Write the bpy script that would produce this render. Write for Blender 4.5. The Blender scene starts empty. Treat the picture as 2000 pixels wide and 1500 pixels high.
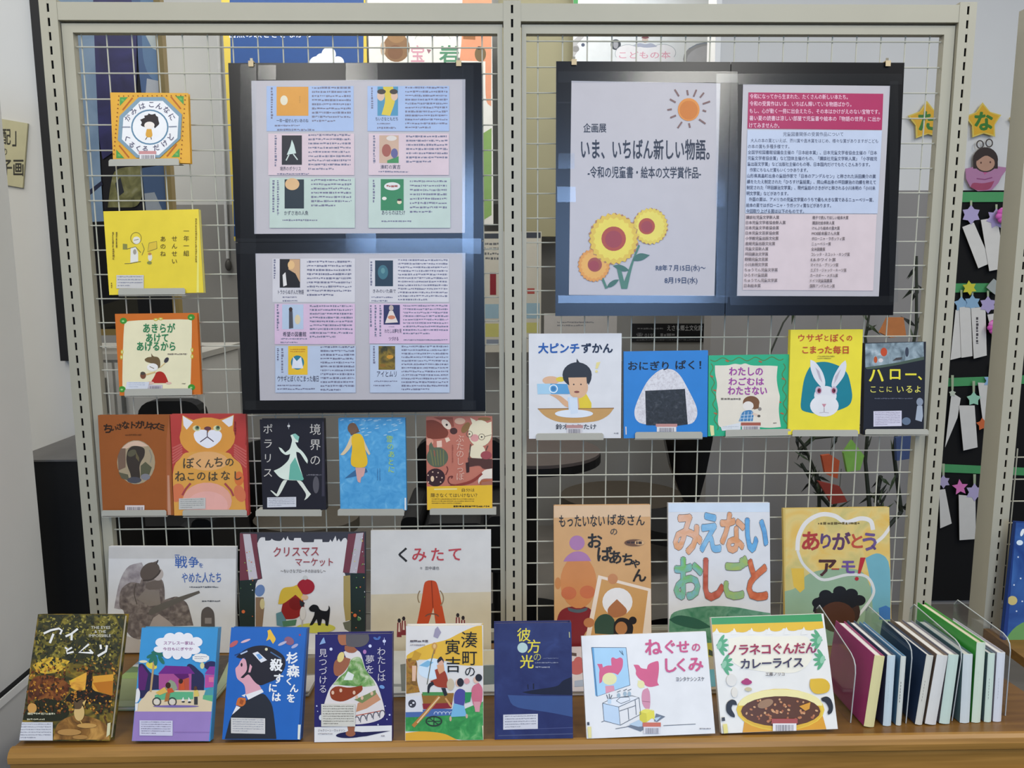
import bpy, math, random
from mathutils import Vector, Matrix
random.seed(7)
SC = bpy.context.scene
COL = SC.collection
# ------------------------------------------------------------------ camera
FPX = 1500.0                                   # focal length in pixels of the 2000 x 1500 frame
CAM_H = 1.40
CAM = Vector((0.0, -1.59, CAM_H))
RCAM = (Matrix.Rotation(math.radians(-1.1), 3, 'Z') @ Matrix.Rotation(math.radians(90 - 8.06), 3, 'X')
        @ Matrix.Rotation(math.radians(-0.2), 3, 'Z'))
cd = bpy.data.cameras.new('camera'); cd.sensor_width = 36.0; cd.lens = 36.0 * FPX / 2000.0
cd.clip_start = 0.02
cam = bpy.data.objects.new('camera', cd); COL.objects.link(cam)
def ray(px, py):
    return RCAM @ Vector(((px - 1000.0) / FPX, -(py - 750.0) / FPX, -1.0))
# stand so that the middle post (pixel 1002, 600) is at x = 0 of the rack
_d = ray(1002, 600); CAM.x = -_d.x * (0 - CAM.y) / _d.y
cam.matrix_world = Matrix.Translation(CAM) @ RCAM.to_4x4()
SC.camera = cam
# ------------------------------------------------------------------ world, lights, exposure
w = bpy.data.worlds.new('world'); SC.world = w; w.use_nodes = True
bg = w.node_tree.nodes['Background']; bg.inputs[0].default_value = (0.93, 0.97, 1.0, 1); bg.inputs[1].default_value = 0.16
SC.view_settings.view_transform = 'Standard'; SC.view_settings.look = 'None'
SC.view_settings.exposure = -0.12; SC.view_settings.gamma = 1.0
SC.view_settings.use_curve_mapping = False
def area(name, loc, rot, sx, sy, power, color, spread=180):
    l = bpy.data.lights.new(name, 'AREA'); l.shape = 'RECTANGLE'; l.size = sx; l.size_y = sy
    l.energy = power; l.color = color; l.spread = math.radians(spread)
    o = bpy.data.objects.new(name, l); COL.objects.link(o); o.location = loc
    o.rotation_euler = [math.radians(a) for a in rot]; return o
area('ceiling_and_fill_light', (-1.1, -2.5, 3.1), (22, 0, 0), 0.6, 3.0, 48, (1.0, 0.965, 0.885))
area('ceiling_and_fill_light', (1.1, -2.5, 3.1), (22, 0, 0), 0.6, 3.0, 48, (1.0, 0.965, 0.885))
area('ceiling_and_fill_light', (-0.7, 1.6, 3.1), (0, 0, 0), 2.8, 0.5, 42, (1.0, 0.98, 0.94))
area('ceiling_and_fill_light', (2.4, -1.2, 3.1), (0, 28, 0), 0.6, 2.4, 40, (1.0, 0.965, 0.885))  # added fill from the right, brightens the side wall and star wall
area('ceiling_and_fill_light', (-2.3, -1.2, 3.1), (0, -28, 0), 0.6, 2.4, 26, (1.0, 0.965, 0.885))  # added fill from the left, brightens the white partition
area('daylight_window', (1.0, -5.0, 2.0), (90, 0, 0), 1.5, 1.4, 62, (0.36, 0.58, 1.0))
area('daylight_window', (-0.55, -5.0, 2.38), (90, 0, 0), 1.3, 0.66, 30, (0.36, 0.58, 1.0))

# ------------------------------------------------------------------ helpers
def lin(c):
    c /= 255.0
    return c / 12.92 if c <= 0.04045 else ((c + 0.055) / 1.055) ** 2.4
def rgb(h):
    return tuple(lin(int(h[i:i + 2], 16)) for i in (0, 2, 4))
_M = {}
def mat(h, rough=0.45, var=0.06, scale=30.0, metal=0.0, bump=0.0, spec=0.4):
    key = (h, rough, var, scale, metal, bump, spec)
    if key in _M: return _M[key]
    m = bpy.data.materials.new('paint_' + h); m.use_nodes = True; _M[key] = m
    nt = m.node_tree; N = nt.nodes; K = nt.links
    b = N['Principled BSDF']; b.inputs['Roughness'].default_value = rough
    b.inputs['Metallic'].default_value = metal; b.inputs['Specular IOR Level'].default_value = spec
    tc = N.new('ShaderNodeTexCoord'); no = N.new('ShaderNodeTexNoise'); no.inputs['Scale'].default_value = scale
    no.inputs['Detail'].default_value = 3
    K.new(tc.outputs['Object'], no.inputs['Vector'])
    mr = N.new('ShaderNodeMapRange'); mr.inputs['To Min'].default_value = 1 - var; mr.inputs['To Max'].default_value = 1 + var
    mr.inputs['From Min'].default_value = .25; mr.inputs['From Max'].default_value = .75
    K.new(no.outputs[0], mr.inputs['Value'])
    vm = N.new('ShaderNodeVectorMath'); vm.operation = 'SCALE'; vm.inputs[0].default_value = rgb(h)
    K.new(mr.outputs[0], vm.inputs['Scale']); K.new(vm.outputs[0], b.inputs['Base Color'])
    if bump:
        bp = N.new('ShaderNodeBump'); bp.inputs['Strength'].default_value = bump; bp.inputs['Distance'].default_value = .002
        K.new(no.outputs[0], bp.inputs['Height']); K.new(bp.outputs[0], b.inputs['Normal'])
    return m
def painted(key, stops, scale=25.0, rough=0.4, distort=1.0, stretch=(1, 1, 1), detail=4.0):
    """a mottled painting: several colours mixed by noise"""
    k = ('painted', key)
    if k in _M: return _M[k]
    m = bpy.data.materials.new('painting_' + key); m.use_nodes = True; _M[k] = m
    nt = m.node_tree; N = nt.nodes; K = nt.links
    b = N['Principled BSDF']; b.inputs['Roughness'].default_value = rough; b.inputs['Specular IOR Level'].default_value = .4
    tc = N.new('ShaderNodeTexCoord'); mp = N.new('ShaderNodeMapping'); mp.inputs['Scale'].default_value = stretch
    no = N.new('ShaderNodeTexNoise'); no.inputs['Scale'].default_value = scale
    no.inputs['Detail'].default_value = detail; no.inputs['Distortion'].default_value = distort
    cr = N.new('ShaderNodeValToRGB'); el = cr.color_ramp.elements
    for i, (p, h) in enumerate(stops):
        e = el[i] if i < 2 else el.new(p)
        e.position = p; e.color = (*rgb(h), 1)
    K.new(tc.outputs['Object'], mp.inputs[0]); K.new(mp.outputs[0], no.inputs['Vector'])
    K.new(no.outputs[0], cr.inputs[0]); K.new(cr.outputs[0], b.inputs['Base Color'])
    return m
def wood(key, c1, c2, rough=0.4):
    k = ('wood', key)
    if k in _M: return _M[k]
    m = bpy.data.materials.new('wood_' + key); m.use_nodes = True; _M[k] = m
    nt = m.node_tree; N = nt.nodes; K = nt.links; b = N['Principled BSDF']; b.inputs['Roughness'].default_value = rough
    tc = N.new('ShaderNodeTexCoord'); mp = N.new('ShaderNodeMapping'); mp.inputs['Scale'].default_value = (1.2, 14, 30)
    no = N.new('ShaderNodeTexNoise'); no.inputs['Scale'].default_value = 3.0; no.inputs['Detail'].default_value = 5; no.inputs['Distortion'].default_value = .8
    cr = N.new('ShaderNodeValToRGB'); cr.color_ramp.elements[0].position = .3; cr.color_ramp.elements[1].position = .75
    cr.color_ramp.elements[0].color = (*rgb(c1), 1); cr.color_ramp.elements[1].color = (*rgb(c2), 1)
    K.new(tc.outputs['Object'], mp.inputs[0]); K.new(mp.outputs[0], no.inputs['Vector']); K.new(no.outputs[0], cr.inputs[0])
    K.new(cr.outputs[0], b.inputs['Base Color']); return m
def film(key, tint, glossy, rough):
    """clear film: mostly transparent with a soft reflection"""
    k = ('film', key)
    if k in _M: return _M[k]
    m = bpy.data.materials.new('clear_film_' + key); m.use_nodes = True; _M[k] = m
    nt = m.node_tree; N = nt.nodes; K = nt.links
    for n in list(N):
        if n.type == 'BSDF_PRINCIPLED': N.remove(n)
    out = [n for n in N if n.type == 'OUTPUT_MATERIAL'][0]
    tr = N.new('ShaderNodeBsdfTransparent'); tr.inputs[0].default_value = (*tint, 1)
    gl = N.new('ShaderNodeBsdfGlossy'); gl.inputs['Roughness'].default_value = rough
    no = N.new('ShaderNodeTexNoise'); no.inputs['Scale'].default_value = 18
    mr = N.new('ShaderNodeMapRange'); mr.inputs['To Min'].default_value = glossy * .75; mr.inputs['To Max'].default_value = glossy * 1.25
    mx = N.new('ShaderNodeMixShader'); K.new(no.outputs[0], mr.inputs['Value'])
    K.new(mr.outputs[0], mx.inputs[0]); K.new(tr.outputs[0], mx.inputs[1]); K.new(gl.outputs[0], mx.inputs[2])
    K.new(mx.outputs[0], out.inputs[0]); return m

def P(px, py, Y):
    """the point on the upright plane at depth Y seen at a pixel of the photograph"""
    d = ray(px, py); t = (Y - CAM.y) / d.y
    return CAM + d * t
class MB:
    """collects faces of several materials and links them as ONE mesh object"""
    def __init__(s): s.v = []; s.f = []; s.m = []; s.mats = []
    def mi(s, m):
        if m not in s.mats: s.mats.append(m)
        return s.mats.index(m)
    def face(s, pts, m):
        i = len(s.v); s.v += [Vector(p) for p in pts]; s.f.append(list(range(i, i + len(pts)))); s.m.append(s.mi(m))
    def mesh(s, vs, fs, m):
        i = len(s.v); s.v += [Vector(p) for p in vs]; k = s.mi(m)
        for f in fs: s.f.append([i + j for j in f]); s.m.append(k)
    def hexa(s, c, m):
        """8 corners: 4 front (ccw), 4 back"""
        s.mesh(c, [(0, 1, 2, 3), (7, 6, 5, 4), (0, 4, 5, 1), (1, 5, 6, 2), (2, 6, 7, 3), (3, 7, 4, 0)], m)
    def box(s, x0, x1, y0, y1, z0, z1, m):
        s.hexa([(x0, y0, z0), (x1, y0, z0), (x1, y0, z1), (x0, y0, z1), (x0, y1, z0), (x1, y1, z0), (x1, y1, z1), (x0, y1, z1)], m)
    def tube(s, pts, r, m, n=8, closed=False):
        pts = [Vector(p) for p in pts]; k = len(pts); vs = []; fs = []
        rs = r if isinstance(r, (list, tuple)) else [r] * k
        for i, p in enumerate(pts):
            d = (pts[min(i + 1, k - 1)] - pts[max(i - 1, 0)]).normalized()
            a = d.orthogonal().normalized() if abs(d.z) < .99 else Vector((1, 0, 0))
            if abs(d.z) < .9: a = d.cross(Vector((0, 0, 1))).normalized()
            b = d.cross(a).normalized()
            for j in range(n):
                t = 2 * math.pi * j / n; vs.append(p + (a * math.cos(t) + b * math.sin(t)) * rs[i])
        for i in range(k - 1):
            for j in range(n):
                fs.append((i * n + j, i * n + (j + 1) % n, (i + 1) * n + (j + 1) % n, (i + 1) * n + j))
        fs.append(tuple(range(n))); fs.append(tuple((k - 1) * n + j for j in reversed(range(n))))
        s.mesh(vs, fs, m)
    def ellipsoid(s, c, rx, ry, rz, m, n=14, k=9):
        c = Vector(c); vs = []; fs = []
        for i in range(k + 1):
            a = math.pi * i / k
            for j in range(n):
                t = 2 * math.pi * j / n
                vs.append(c + Vector((rx * math.sin(a) * math.cos(t), ry * math.sin(a) * math.sin(t), rz * math.cos(a))))
        for i in range(k):
            for j in range(n):
                fs.append((i * n + j, (i + 1) * n + j, (i + 1) * n + (j + 1) % n, i * n + (j + 1) % n))
        s.mesh(vs, fs, m)
    def prism(s, pts, d, m):
        """outline pts pushed along d"""
        d = Vector(d); n = len(pts); vs = [Vector(p) for p in pts]; vs += [p + d for p in vs]
        fs = [tuple(range(n)), tuple(range(2 * n - 1, n - 1, -1))] + [(i, (i + 1) % n, n + (i + 1) % n, n + i) for i in range(n)]
        s.mesh(vs, fs, m)
    def obj(s, name, parent=None, smooth=False, loc=None):
        if not s.v: return None
        me = bpy.data.meshes.new(name)
        base = parent['_base'] if parent is not None else (Vector(loc) if loc is not None else Vector((0, 0, 0)))
        base = Vector(base)
        me.from_pydata([p - base for p in s.v], [], s.f)
        for m in s.mats: me.materials.append(m)
        me.polygons.foreach_set('material_index', s.m)
        if smooth: me.polygons.foreach_set('use_smooth', [True] * len(s.f))
        me.update(); o = bpy.data.objects.new(name, me); COL.objects.link(o)
        if parent is not None: o.parent = parent; o['_base'] = list(base)
        else: o.location = base; o['_base'] = list(base)
        return o
def tag(o, label, cat, group=None, kind=None):
    o['label'] = label; o['category'] = cat
    if group: o['group'] = group
    if kind: o['kind'] = kind
    return o
def thing(name, label, cat, base, group=None):
    o = bpy.data.objects.new(name, None); COL.objects.link(o); o.location = base; o['_base'] = list(base)
    o.empty_display_size = .02
    return tag(o, label, cat, group)
def struct(o):
    o['kind'] = 'structure'; return o

# ---- lettering
_TX = {}
def glyphs(s, bold=0):
    if bold:                                              # heavier strokes: the outline repeated a hair apart and a hair above
        vs, fs = glyphs(s); ov, of = [], []; d = bold * .75; q = d * .7
        for k, (dx, dy) in enumerate(((-d, 0), (d, 0), (0, -d), (0, d), (-q, -q), (q, -q), (q, q), (-q, q)) if bold > .02 else ((-d, 0), (d, 0), (0, -d), (0, d))):
            i = len(ov); ov += [(v[0] + dx, v[1] + dy, k * .35) for v in vs]; of += [tuple(j + i for j in f) for f in fs]
        return ov, of
    k = s
    if k in _TX: return _TX[k]
    c = bpy.data.curves.new('lettering', 'FONT'); c.body = s; c.size = 1.0; c.resolution_u = 2
    o = bpy.data.objects.new('lettering', c); COL.objects.link(o)
    dg = bpy.context.evaluated_depsgraph_get(); me = o.evaluated_get(dg).to_mesh()
    r = ([(v.co.x, v.co.y, 0) for v in me.vertices], [tuple(p.vertices) for p in me.polygons])
    o.evaluated_get(dg).to_mesh_clear(); bpy.data.objects.remove(o); bpy.data.curves.remove(c)
    _TX[k] = r; return r
def clip_poly(pts, quad):
    """Sutherland-Hodgman of pts against a convex quad (both in the same 2-D frame)"""
    ar = sum(quad[i][0] * quad[(i + 1) % 4][1] - quad[(i + 1) % 4][0] * quad[i][1] for i in range(4))
    sg = 1 if ar > 0 else -1
    for i in range(4):
        a, b = quad[i], quad[(i + 1) % 4]
        def ins(p): return sg * ((b[0] - a[0]) * (p[1] - a[1]) - (b[1] - a[1]) * (p[0] - a[0]))
        out = []
        for j in range(len(pts)):
            p, q = pts[j], pts[(j + 1) % len(pts)]; ip, iq = ins(p), ins(q)
            if ip >= 0: out.append(p)
            if (ip >= 0) != (iq >= 0):
                t = ip / (ip - iq); out.append((p[0] + (q[0] - p[0]) * t, p[1] + (q[1] - p[1]) * t))
        pts = out
        if len(pts) < 3: return []
    return pts
def rounded(pts):
    """softens the blunt corners of a drawn outline and leaves the sharp ones"""
    out = []; n = len(pts)
    for i in range(n):
        a, p, c = pts[i - 1], pts[i], pts[(i + 1) % n]
        d1 = (p[0] - a[0], p[1] - a[1]); d2 = (c[0] - p[0], c[1] - p[1]); l1 = math.hypot(*d1); l2 = math.hypot(*d2)
        if l1 < 1e-6 or l2 < 1e-6: continue
        cs = (d1[0] * d2[0] + d1[1] * d2[1]) / (l1 * l2)
        if cs < .25: out.append(p); continue
        q0 = (p[0] - d1[0] * .42, p[1] - d1[1] * .42); q1 = (p[0] + d2[0] * .42, p[1] + d2[1] * .42)
        for t in (0, .33, .67, 1):
            out.append(((1 - t) ** 2 * q0[0] + 2 * t * (1 - t) * p[0] + t * t * q1[0], (1 - t) ** 2 * q0[1] + 2 * t * (1 - t) * p[1] + t * t * q1[1]))
    return out
def curve_pts(p, k=5):
    out = []
    for i in range(len(p) - 1):
        a, b, c, d = p[max(i - 1, 0)], p[i], p[i + 1], p[min(i + 2, len(p) - 1)]
        for j in range(k):
            t = j / k
            out.append(tuple(.5 * (2 * b[m] + (c[m] - a[m]) * t + (2 * a[m] - 5 * b[m] + 4 * c[m] - d[m]) * t * t + (3 * b[m] - a[m] - 3 * c[m] + d[m]) * t ** 3) for m in (0, 1)))
    return out + [p[-1]]
class Plane:
    """a real rectangle in the room, found from four pixels, its depth and its lean, with printing in the frame of a picture detail"""
    def __init__(s, frame, quad, Y=None, lean=0.0, floor=None, lift=0.0, yaw=0.0, clip=True, rolled=False):
        s.fx, s.fy, s.fs = frame; s.q = quad; s.clip = clip
        px = [(s.fx + a / s.fs, s.fy + b / s.fs) for a, b in quad]       # TL TR BR BL
        lm = math.radians(lean); n = Vector((0, -math.cos(lm), math.sin(lm)))
        s.n = (Matrix.Rotation(math.radians(yaw), 3, 'Z') @ n).normalized()
        mid = ((px[2][0] + px[3][0]) / 2, (px[2][1] + px[3][1]) / 2)
        if floor is not None:
            fp, fn = floor; d = ray(*mid); t = ((fp + Vector((0, 0, lift)) - CAM).dot(fn)) / d.dot(fn); s.p0 = CAM + d * t
        else: s.p0 = P(mid[0], mid[1], Y)
        TL, TR, BR, BL = [s.hit(*p) for p in px]
        s.u = (BR - BL + (TR - TL) * .6); s.u -= s.n * s.u.dot(s.n); s.u.normalize(); s.v = s.n.cross(s.u).normalized()
        if rolled:
            s.v = TL + TR - BL - BR; s.v -= s.n * s.v.dot(s.n); s.v.normalize(); s.u = s.v.cross(s.n).normalized()
        if s.v.z < 0 and abs(lean) < 89: s.v = -s.v
        c = (TL + TR + BR + BL) / 4
        s.w = ((BR - BL).dot(s.u) + (TR - TL).dot(s.u)) / 2
        s.h = ((TL - BL).dot(s.v) + (TR - BR).dot(s.v)) / 2
        if s.h < 0: s.v = -s.v; s.h = -s.h
        s.O = c - s.u * s.w / 2 - s.v * s.h / 2            # bottom left corner
        s.layer = 0; s.parts = {}; s.order = []
        s.cur = 'cover_art'
    def hit(s, px, py):
        d = ray(px, py); t = (s.p0 - CAM).dot(s.n) / d.dot(s.n); return CAM + d * t
    def at(s, a, b, c=0.0): return s.O + s.u * a + s.v * b - s.n * c
    def bx(s, mb, a0, a1, b0, b1, c0, c1, m):
        A = s.at
        mb.hexa([A(a0, b0, c0), A(a1, b0, c0), A(a1, b1, c0), A(a0, b1, c0), A(a0, b0, c1), A(a1, b0, c1), A(a1, b1, c1), A(a0, b1, c1)], m)
    def map(s, x, y, lay):
        p = s.hit(s.fx + x / s.fs, s.fy + y / s.fs)
        if s.clip:
            r = p - s.O; a = min(max(r.dot(s.u), .0004), s.w - .0004); b = min(max(r.dot(s.v), .0004), s.h - .0004)
            p = s.O + s.u * a + s.v * b
        return p + s.n * (.0002 + .000018 * lay)
    def part(s, name): s.cur = name; return s
    def mb(s):
        if s.cur not in s.parts: s.parts[s.cur] = MB(); s.order.append(s.cur)
        return s.parts[s.cur]
    def M(s, col): return mat(col, .38, .04) if isinstance(col, str) else col
    def Pg(s, col, pts, lay=None, sharp=False):
        if lay is None: s.layer += 1; lay = s.layer
        if len(pts) >= 6 and not sharp: pts = rounded(pts)
        if s.clip: pts = clip_poly(list(pts), s.q)
        if len(pts) < 3: return
        s.mb().face([s.map(x, y, lay) for x, y in pts], s.M(col))
    def R(s, col, x0, y0, x1, y1): s.Pg(col, [(x0, y0), (x1, y0), (x1, y1), (x0, y1)])
    def All(s, col): s.Pg(col, s.q)
    def E(s, col, cx, cy, rx, ry=None, rot=0, n=22, a0=0, a1=360, jag=0, lay=None):
        ry = rx if ry is None else ry; c, q = math.cos(math.radians(rot)), math.sin(math.radians(rot)); pts = []
        for i in range(n if a1 - a0 >= 360 else n + 1):
            t = math.radians(a0 + (a1 - a0) * i / n); k = 1 + (jag if i % 2 else 0)
            x, y = rx * k * math.cos(t), ry * k * math.sin(t)
            pts.append((cx + x * c - y * q, cy + x * q + y * c))
        s.Pg(col, pts, lay, True)
    def Ring(s, col, cx, cy, r, wd, ry=None, n=28, a0=0, a1=360):
        ry = r if ry is None else ry
        s.L(col, wd, [(cx + r * math.cos(math.radians(a0 + (a1 - a0) * i / n)), cy + ry * math.sin(math.radians(a0 + (a1 - a0) * i / n))) for i in range(n + 1)])
    def L(s, col, wd, pts):
        s.layer += 1; lay = s.layer; lf, rt = [], []
        for i, p in enumerate(pts):
            a = pts[max(i - 1, 0)]; b = pts[min(i + 1, len(pts) - 1)]
            dx, dy = b[0] - a[0], b[1] - a[1]; l = math.hypot(dx, dy) or 1
            nx, ny = -dy / l * wd / 2, dx / l * wd / 2
            lf.append((p[0] + nx, p[1] + ny)); rt.append((p[0] - nx, p[1] - ny))
        for i in range(len(pts) - 1):
            s.Pg(col, [lf[i], lf[i + 1], rt[i + 1], rt[i]], lay)
    def LS(s, col, wd, pts): s.L(col, wd, curve_pts(pts))
    def T(s, txt, x0, y0, x1, y1, col, bold=.0, skew=0.0):
        """a line of lettering filling a box"""
        vs, fs = glyphs(txt, bold)
        if not vs: return
        xs = [v[0] for v in vs]; ys = [v[1] for v in vs]; a, b, c, d = min(xs), max(xs), min(ys), max(ys)
        s.layer += 1
        sx = (x1 - x0) / max(b - a, 1e-6); sy = (y1 - y0) / max(d - c, 1e-6)
        z_ = s.layer; s.layer += 3 if bold else 0
        s.mb().mesh([s.map(x0 + (x - a) * sx, y1 - (y - c) * sy + skew * (x - a) * sx, z_ + z) for x, y, z in vs], fs, s.M(col))
    def C(s, ch, cx, cy, size, col, rot=0, bold=.0, sx=1.0):
        """one character centred at a point"""
        vs, fs = glyphs(ch, bold)
        if not vs: return
        s.layer += 1; z_ = s.layer; s.layer += 3 if bold else 0; q, k = math.sin(math.radians(rot)), math.cos(math.radians(rot)); out = []
        for x, y, z in vs:
            x = (x - .5) * size * sx; y = -(y - .38) * size
            out.append(s.map(cx + x * k - y * q, cy + x * q + y * k, z_ + z))
        s.mb().mesh(out, fs, s.M(col))
    def V(s, txt, cx, y0, y1, size, col, bold=.0, dx=0.0):
        st = (y1 - y0) / len(txt)
        for i, ch in enumerate(txt):
            s.C(ch, cx + dx * i, y0 + st * (i + .5), size, col, 90 if ch == 'ー' else 0, bold)
    def rows(s, x0, y0, x1, y1, n, col, fill=.55, last=.6, skew=0.0):
        """lines of print too small to read: broken strokes"""
        keep = s.cur
        if keep == 'title_lettering': s.cur = 'small_print'
        s.layer += 1; lay = s.layer; st = (y1 - y0) / n; h = st * fill
        for i in range(n):
            y = y0 + st * i; x = x0; xe = x1 if i < n - 1 else x0 + (x1 - x0) * last
            while x < xe - 1:
                wd = h * random.uniform(.35, 1.5); k = random.uniform(.5, 1)
                a, b = x, min(x + wd, xe); o = skew * (x - x0)
                yy = y + h * (1 - k) * random.random() + o
                s.Pg(col, [(a, yy), (b, yy), (b, yy + h * k), (a, yy + h * k)], lay)
                x = b + h * random.uniform(.12, .45)
        s.cur = keep
    def vrows(s, x0, y0, x1, y1, n, col, fill=.6):
        s.layer += 1; lay = s.layer; st = (x1 - x0) / n; wdt = st * fill
        for i in range(n):
            x = x0 + st * i; y = y0
            while y < y1 - 1:
                h = wdt * random.uniform(.4, 1.2); b = min(y + h, y1); k = random.uniform(.55, 1)
                s.Pg(col, [(x, y), (x + wdt * k, y), (x + wdt * k, b), (x, b)], lay); y = b + wdt * random.uniform(.2, .5)
    def sticker(s, x0, y0, x1, y1, n=6, skew=0.0, col='d9d9de', ink='8a8c98'):
        s.cur = 'blurb_label'; o = skew * (x1 - x0)
        s.Pg(col, [(x0, y0), (x1, y0 + o), (x1, y1 + o), (x0, y1)])
        m = (x1 - x0) * .05; s.rows(x0 + m, y0 + (y1 - y0) * .08, x1 - m, y1 - (y1 - y0) * .04, n, ink, .42, .5, skew); s.cur = 'cover_art'
    def barcode(s, x0, y0, x1, y1, top='a8685c', ground='e4e0e0'):
        s.cur = 'barcode_label'; h = y1 - y0; w_ = x1 - x0
        s.R(ground, x0, y0 + h * .25, x1, y1)
        if top: s.R(top, x0 - w_ * .05, y0, x1 + w_ * .05, y0 + h * .38)
        x = x0 + w_ * .12; s.layer += 1; lay = s.layer
        while x < x1 - w_ * .12:
            b = x + w_ * random.uniform(.015, .05)
            s.Pg('77737a', [(x, y0 + h * .5), (b, y0 + h * .5), (b, y1), (x, y1)], lay); x = b + w_ * random.uniform(.012, .04)
        s.cur = 'cover_art'
    def finish(s, parent):
        for k in s.order: s.parts[k].obj(k.split('#')[0], parent)
TRAY_S = -0.088                                            # the tray floor falls gently towards the rack
TRAY_P = Vector((0, -.43, CAM_H - .757)); TRAY_N = Vector((0, -TRAY_S, 1)).normalized()
FLOORP = (TRAY_P, TRAY_N)
def tray_z(Y): return TRAY_P.z + (Y - TRAY_P.y) * TRAY_S
PAGES = 'e2dcc8'
def book(name, label, frame, quad, cover, Y=None, lean=4.0, t=.015, spine='L', group=None, spine_col=None, floor=False, yaw=0.0, pages=PAGES):
    lift = t * math.sin(math.radians(max(lean, 0))) if floor else 0
    for _ in range(5 if floor else 1):
        pl = Plane(frame, quad, Y, lean, FLOORP if floor else None, lift, yaw)
        if floor: lift += .0006 - min((pl.at(a, 0, c) - TRAY_P).dot(TRAY_N) for a in (0, pl.w) for c in (0, t))
    base = pl.at(pl.w / 2, 0, 0)
    th = thing(name, label, 'book', base, group)
    cm = mat(cover, .38, .04) if isinstance(cover, str) else cover
    sm = cm if spine_col is None else mat(spine_col, .38, .04)
    b = MB(); e = .002
    pl.bx(b, 0, pl.w, 0, pl.h, 0, e, cm); pl.bx(b, 0, pl.w, 0, pl.h, t - e, t, cm)
    if spine == 'L': pl.bx(b, 0, e, 0, pl.h, e, t - e, sm)
    elif spine == 'R': pl.bx(b, pl.w - e, pl.w, 0, pl.h, e, t - e, sm)
    b.obj('cover', th)
    g = MB(); a0, a1 = (e, pl.w - .003) if spine == 'L' else (.003, pl.w - e)
    pl.bx(g, a0, a1, .003, pl.h - .003, e, t - e, mat(pages, .8)); g.obj('page_block', th)
    pl.thing = th; return pl
def done(pl): pl.finish(pl.thing)
# ================================================================== the setting
WALL = mat('cccbc6', .75, .02, 8); CREAM = mat('aeaa98', .42, .025, 12); CREAM_D = mat('b3b2a6', .45, .03, 12)
BLACK = mat('0b0b0d', .5, .05); DARKGAP = mat('060606', .9, .0)
OAK = wood('oak', '8a6328', 'a97c3a'); OAK_D = wood('oak_dark', '6b4a20', '85602c')
def wallbox(name, x0, x1, y0, y1, z0, z1, m):
    b = MB(); b.box(x0, x1, y0, y1, z0, z1, m); return struct(b.obj(name))
wallbox('floor', -3.2, 3.4, -1.0, 3.4, -.05, 0, painted('floor', [(.3, '6e6a64'), (.7, '7d7871')], 3, .5))
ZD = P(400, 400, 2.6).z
wallbox('wall_back', -2.6, 1.4, 2.6, 2.7, ZD, 3.2, mat('cfcfca', .8, .02, 6))
wallbox('wall_back_shaded', -2.6, 1.4, 2.59, 2.7, 0, ZD, mat('96948f', .8, .03, 6))  # lower back wall in grey: its shade is put into the colour
YR = 1.5                                                   # the white wall that carries the star festival display
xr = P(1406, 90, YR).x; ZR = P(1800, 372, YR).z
wallbox('wall_right', xr, 3.2, YR, YR + .1, ZR, 3.2, mat('d6d6d4', .8, .02, 6))
wallbox('wall_right_shaded', xr, 3.2, YR - .004, YR + .1, 0, ZR, mat('8e8b88', .8, .03, 6))  # shade on the lower right wall, painted as a grey band
b = MB(); b.box(xr - .02, xr + .001, YR - .008, YR + .11, ZR, 3.2, mat('f0f0ee', .5, .02)); struct(b.obj('trim_1'))
# left: a white partition facing us, and the end of the side wall beside the tray
YP = .36
xa = P(-160, 300, YP).x; xb = P(134, 600, YP).x
wallbox('wall_left', xa, xb, YP, YP + .04, 0, 2.6, WALL)
# near side wall: its far corner is seen at (93,1195), with a ledge rail running along it
cor = P(93, 1195, -.02); xs = cor.x
wallbox('wall_side', xs - .07, xs, -.9, -.02, 0, 1.85, mat('cfcec9', .75, .02, 8))
def side_z(px, py):
    d = ray(px, py); t = (xs - CAM.x) / d.x; return CAM + d * t
r0 = side_z(0, 1379); r1 = side_z(57, 1319.7)
b = MB()
zt = (r0.z + r1.z) / 2
b.box(xs, xs + .012, -.9, -.03, zt, zt + .016, mat('e4e3de', .5, .02)); b.box(xs, xs + .009, -.9, -.03, zt + .016, zt + .020, DARKGAP)
struct(b.obj('trim_2'))
# black hanging strip in the gap between partition and rack
def px_box(mb, x0, y0, x1, y1, Y, depth, m):
    a, c, d, e = P(x0, y1, Y), P(x1, y1, Y), P(x1, y0, Y), P(x0, y0, Y); k = Vector((0, depth, 0))
    mb.hexa([a, c, d, e, a + k, c + k, d + k, e + k], m)
b = MB(); A = P(57, 0, YP - .02); B_ = P(94, 0, YP - .02); zb = P(115, 705, YP - .02).z
b.box(A.x, B_.x, YP - .02, YP - .002, zb, 2.5, mat('121214', .6))
tag(b.obj('hanging_bar'), 'long black bar hanging on the white partition beside the left rack post', 'bar')
# sign on the partition
sg = Plane((0, 0, 1), [(-30, 226), (46, 240), (52, 368), (-22, 356)], YP - .006, 0, clip=True)
th = thing('wall_sign', 'small beige sign with black characters on the white partition at far left', 'sign', sg.at(sg.w / 2, 0))
b = MB(); sg.bx(b, 0, sg.w, 0, sg.h, 0, .005, mat('b9b38f', .6)); b.obj('sign_board', th)
sg.cur = 'lettering'
sg.T('配', 4, 252, 21, 283, '3a3830', .02); sg.T('」', 24, 256, 32, 286, '3a3830', .01); sg.T('の', 5, 290, 14, 303, '3a3830', .01)
sg.T('子画', 2, 312, 46, 344, '3a3830', .02); done_ = sg.finish(th)
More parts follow.
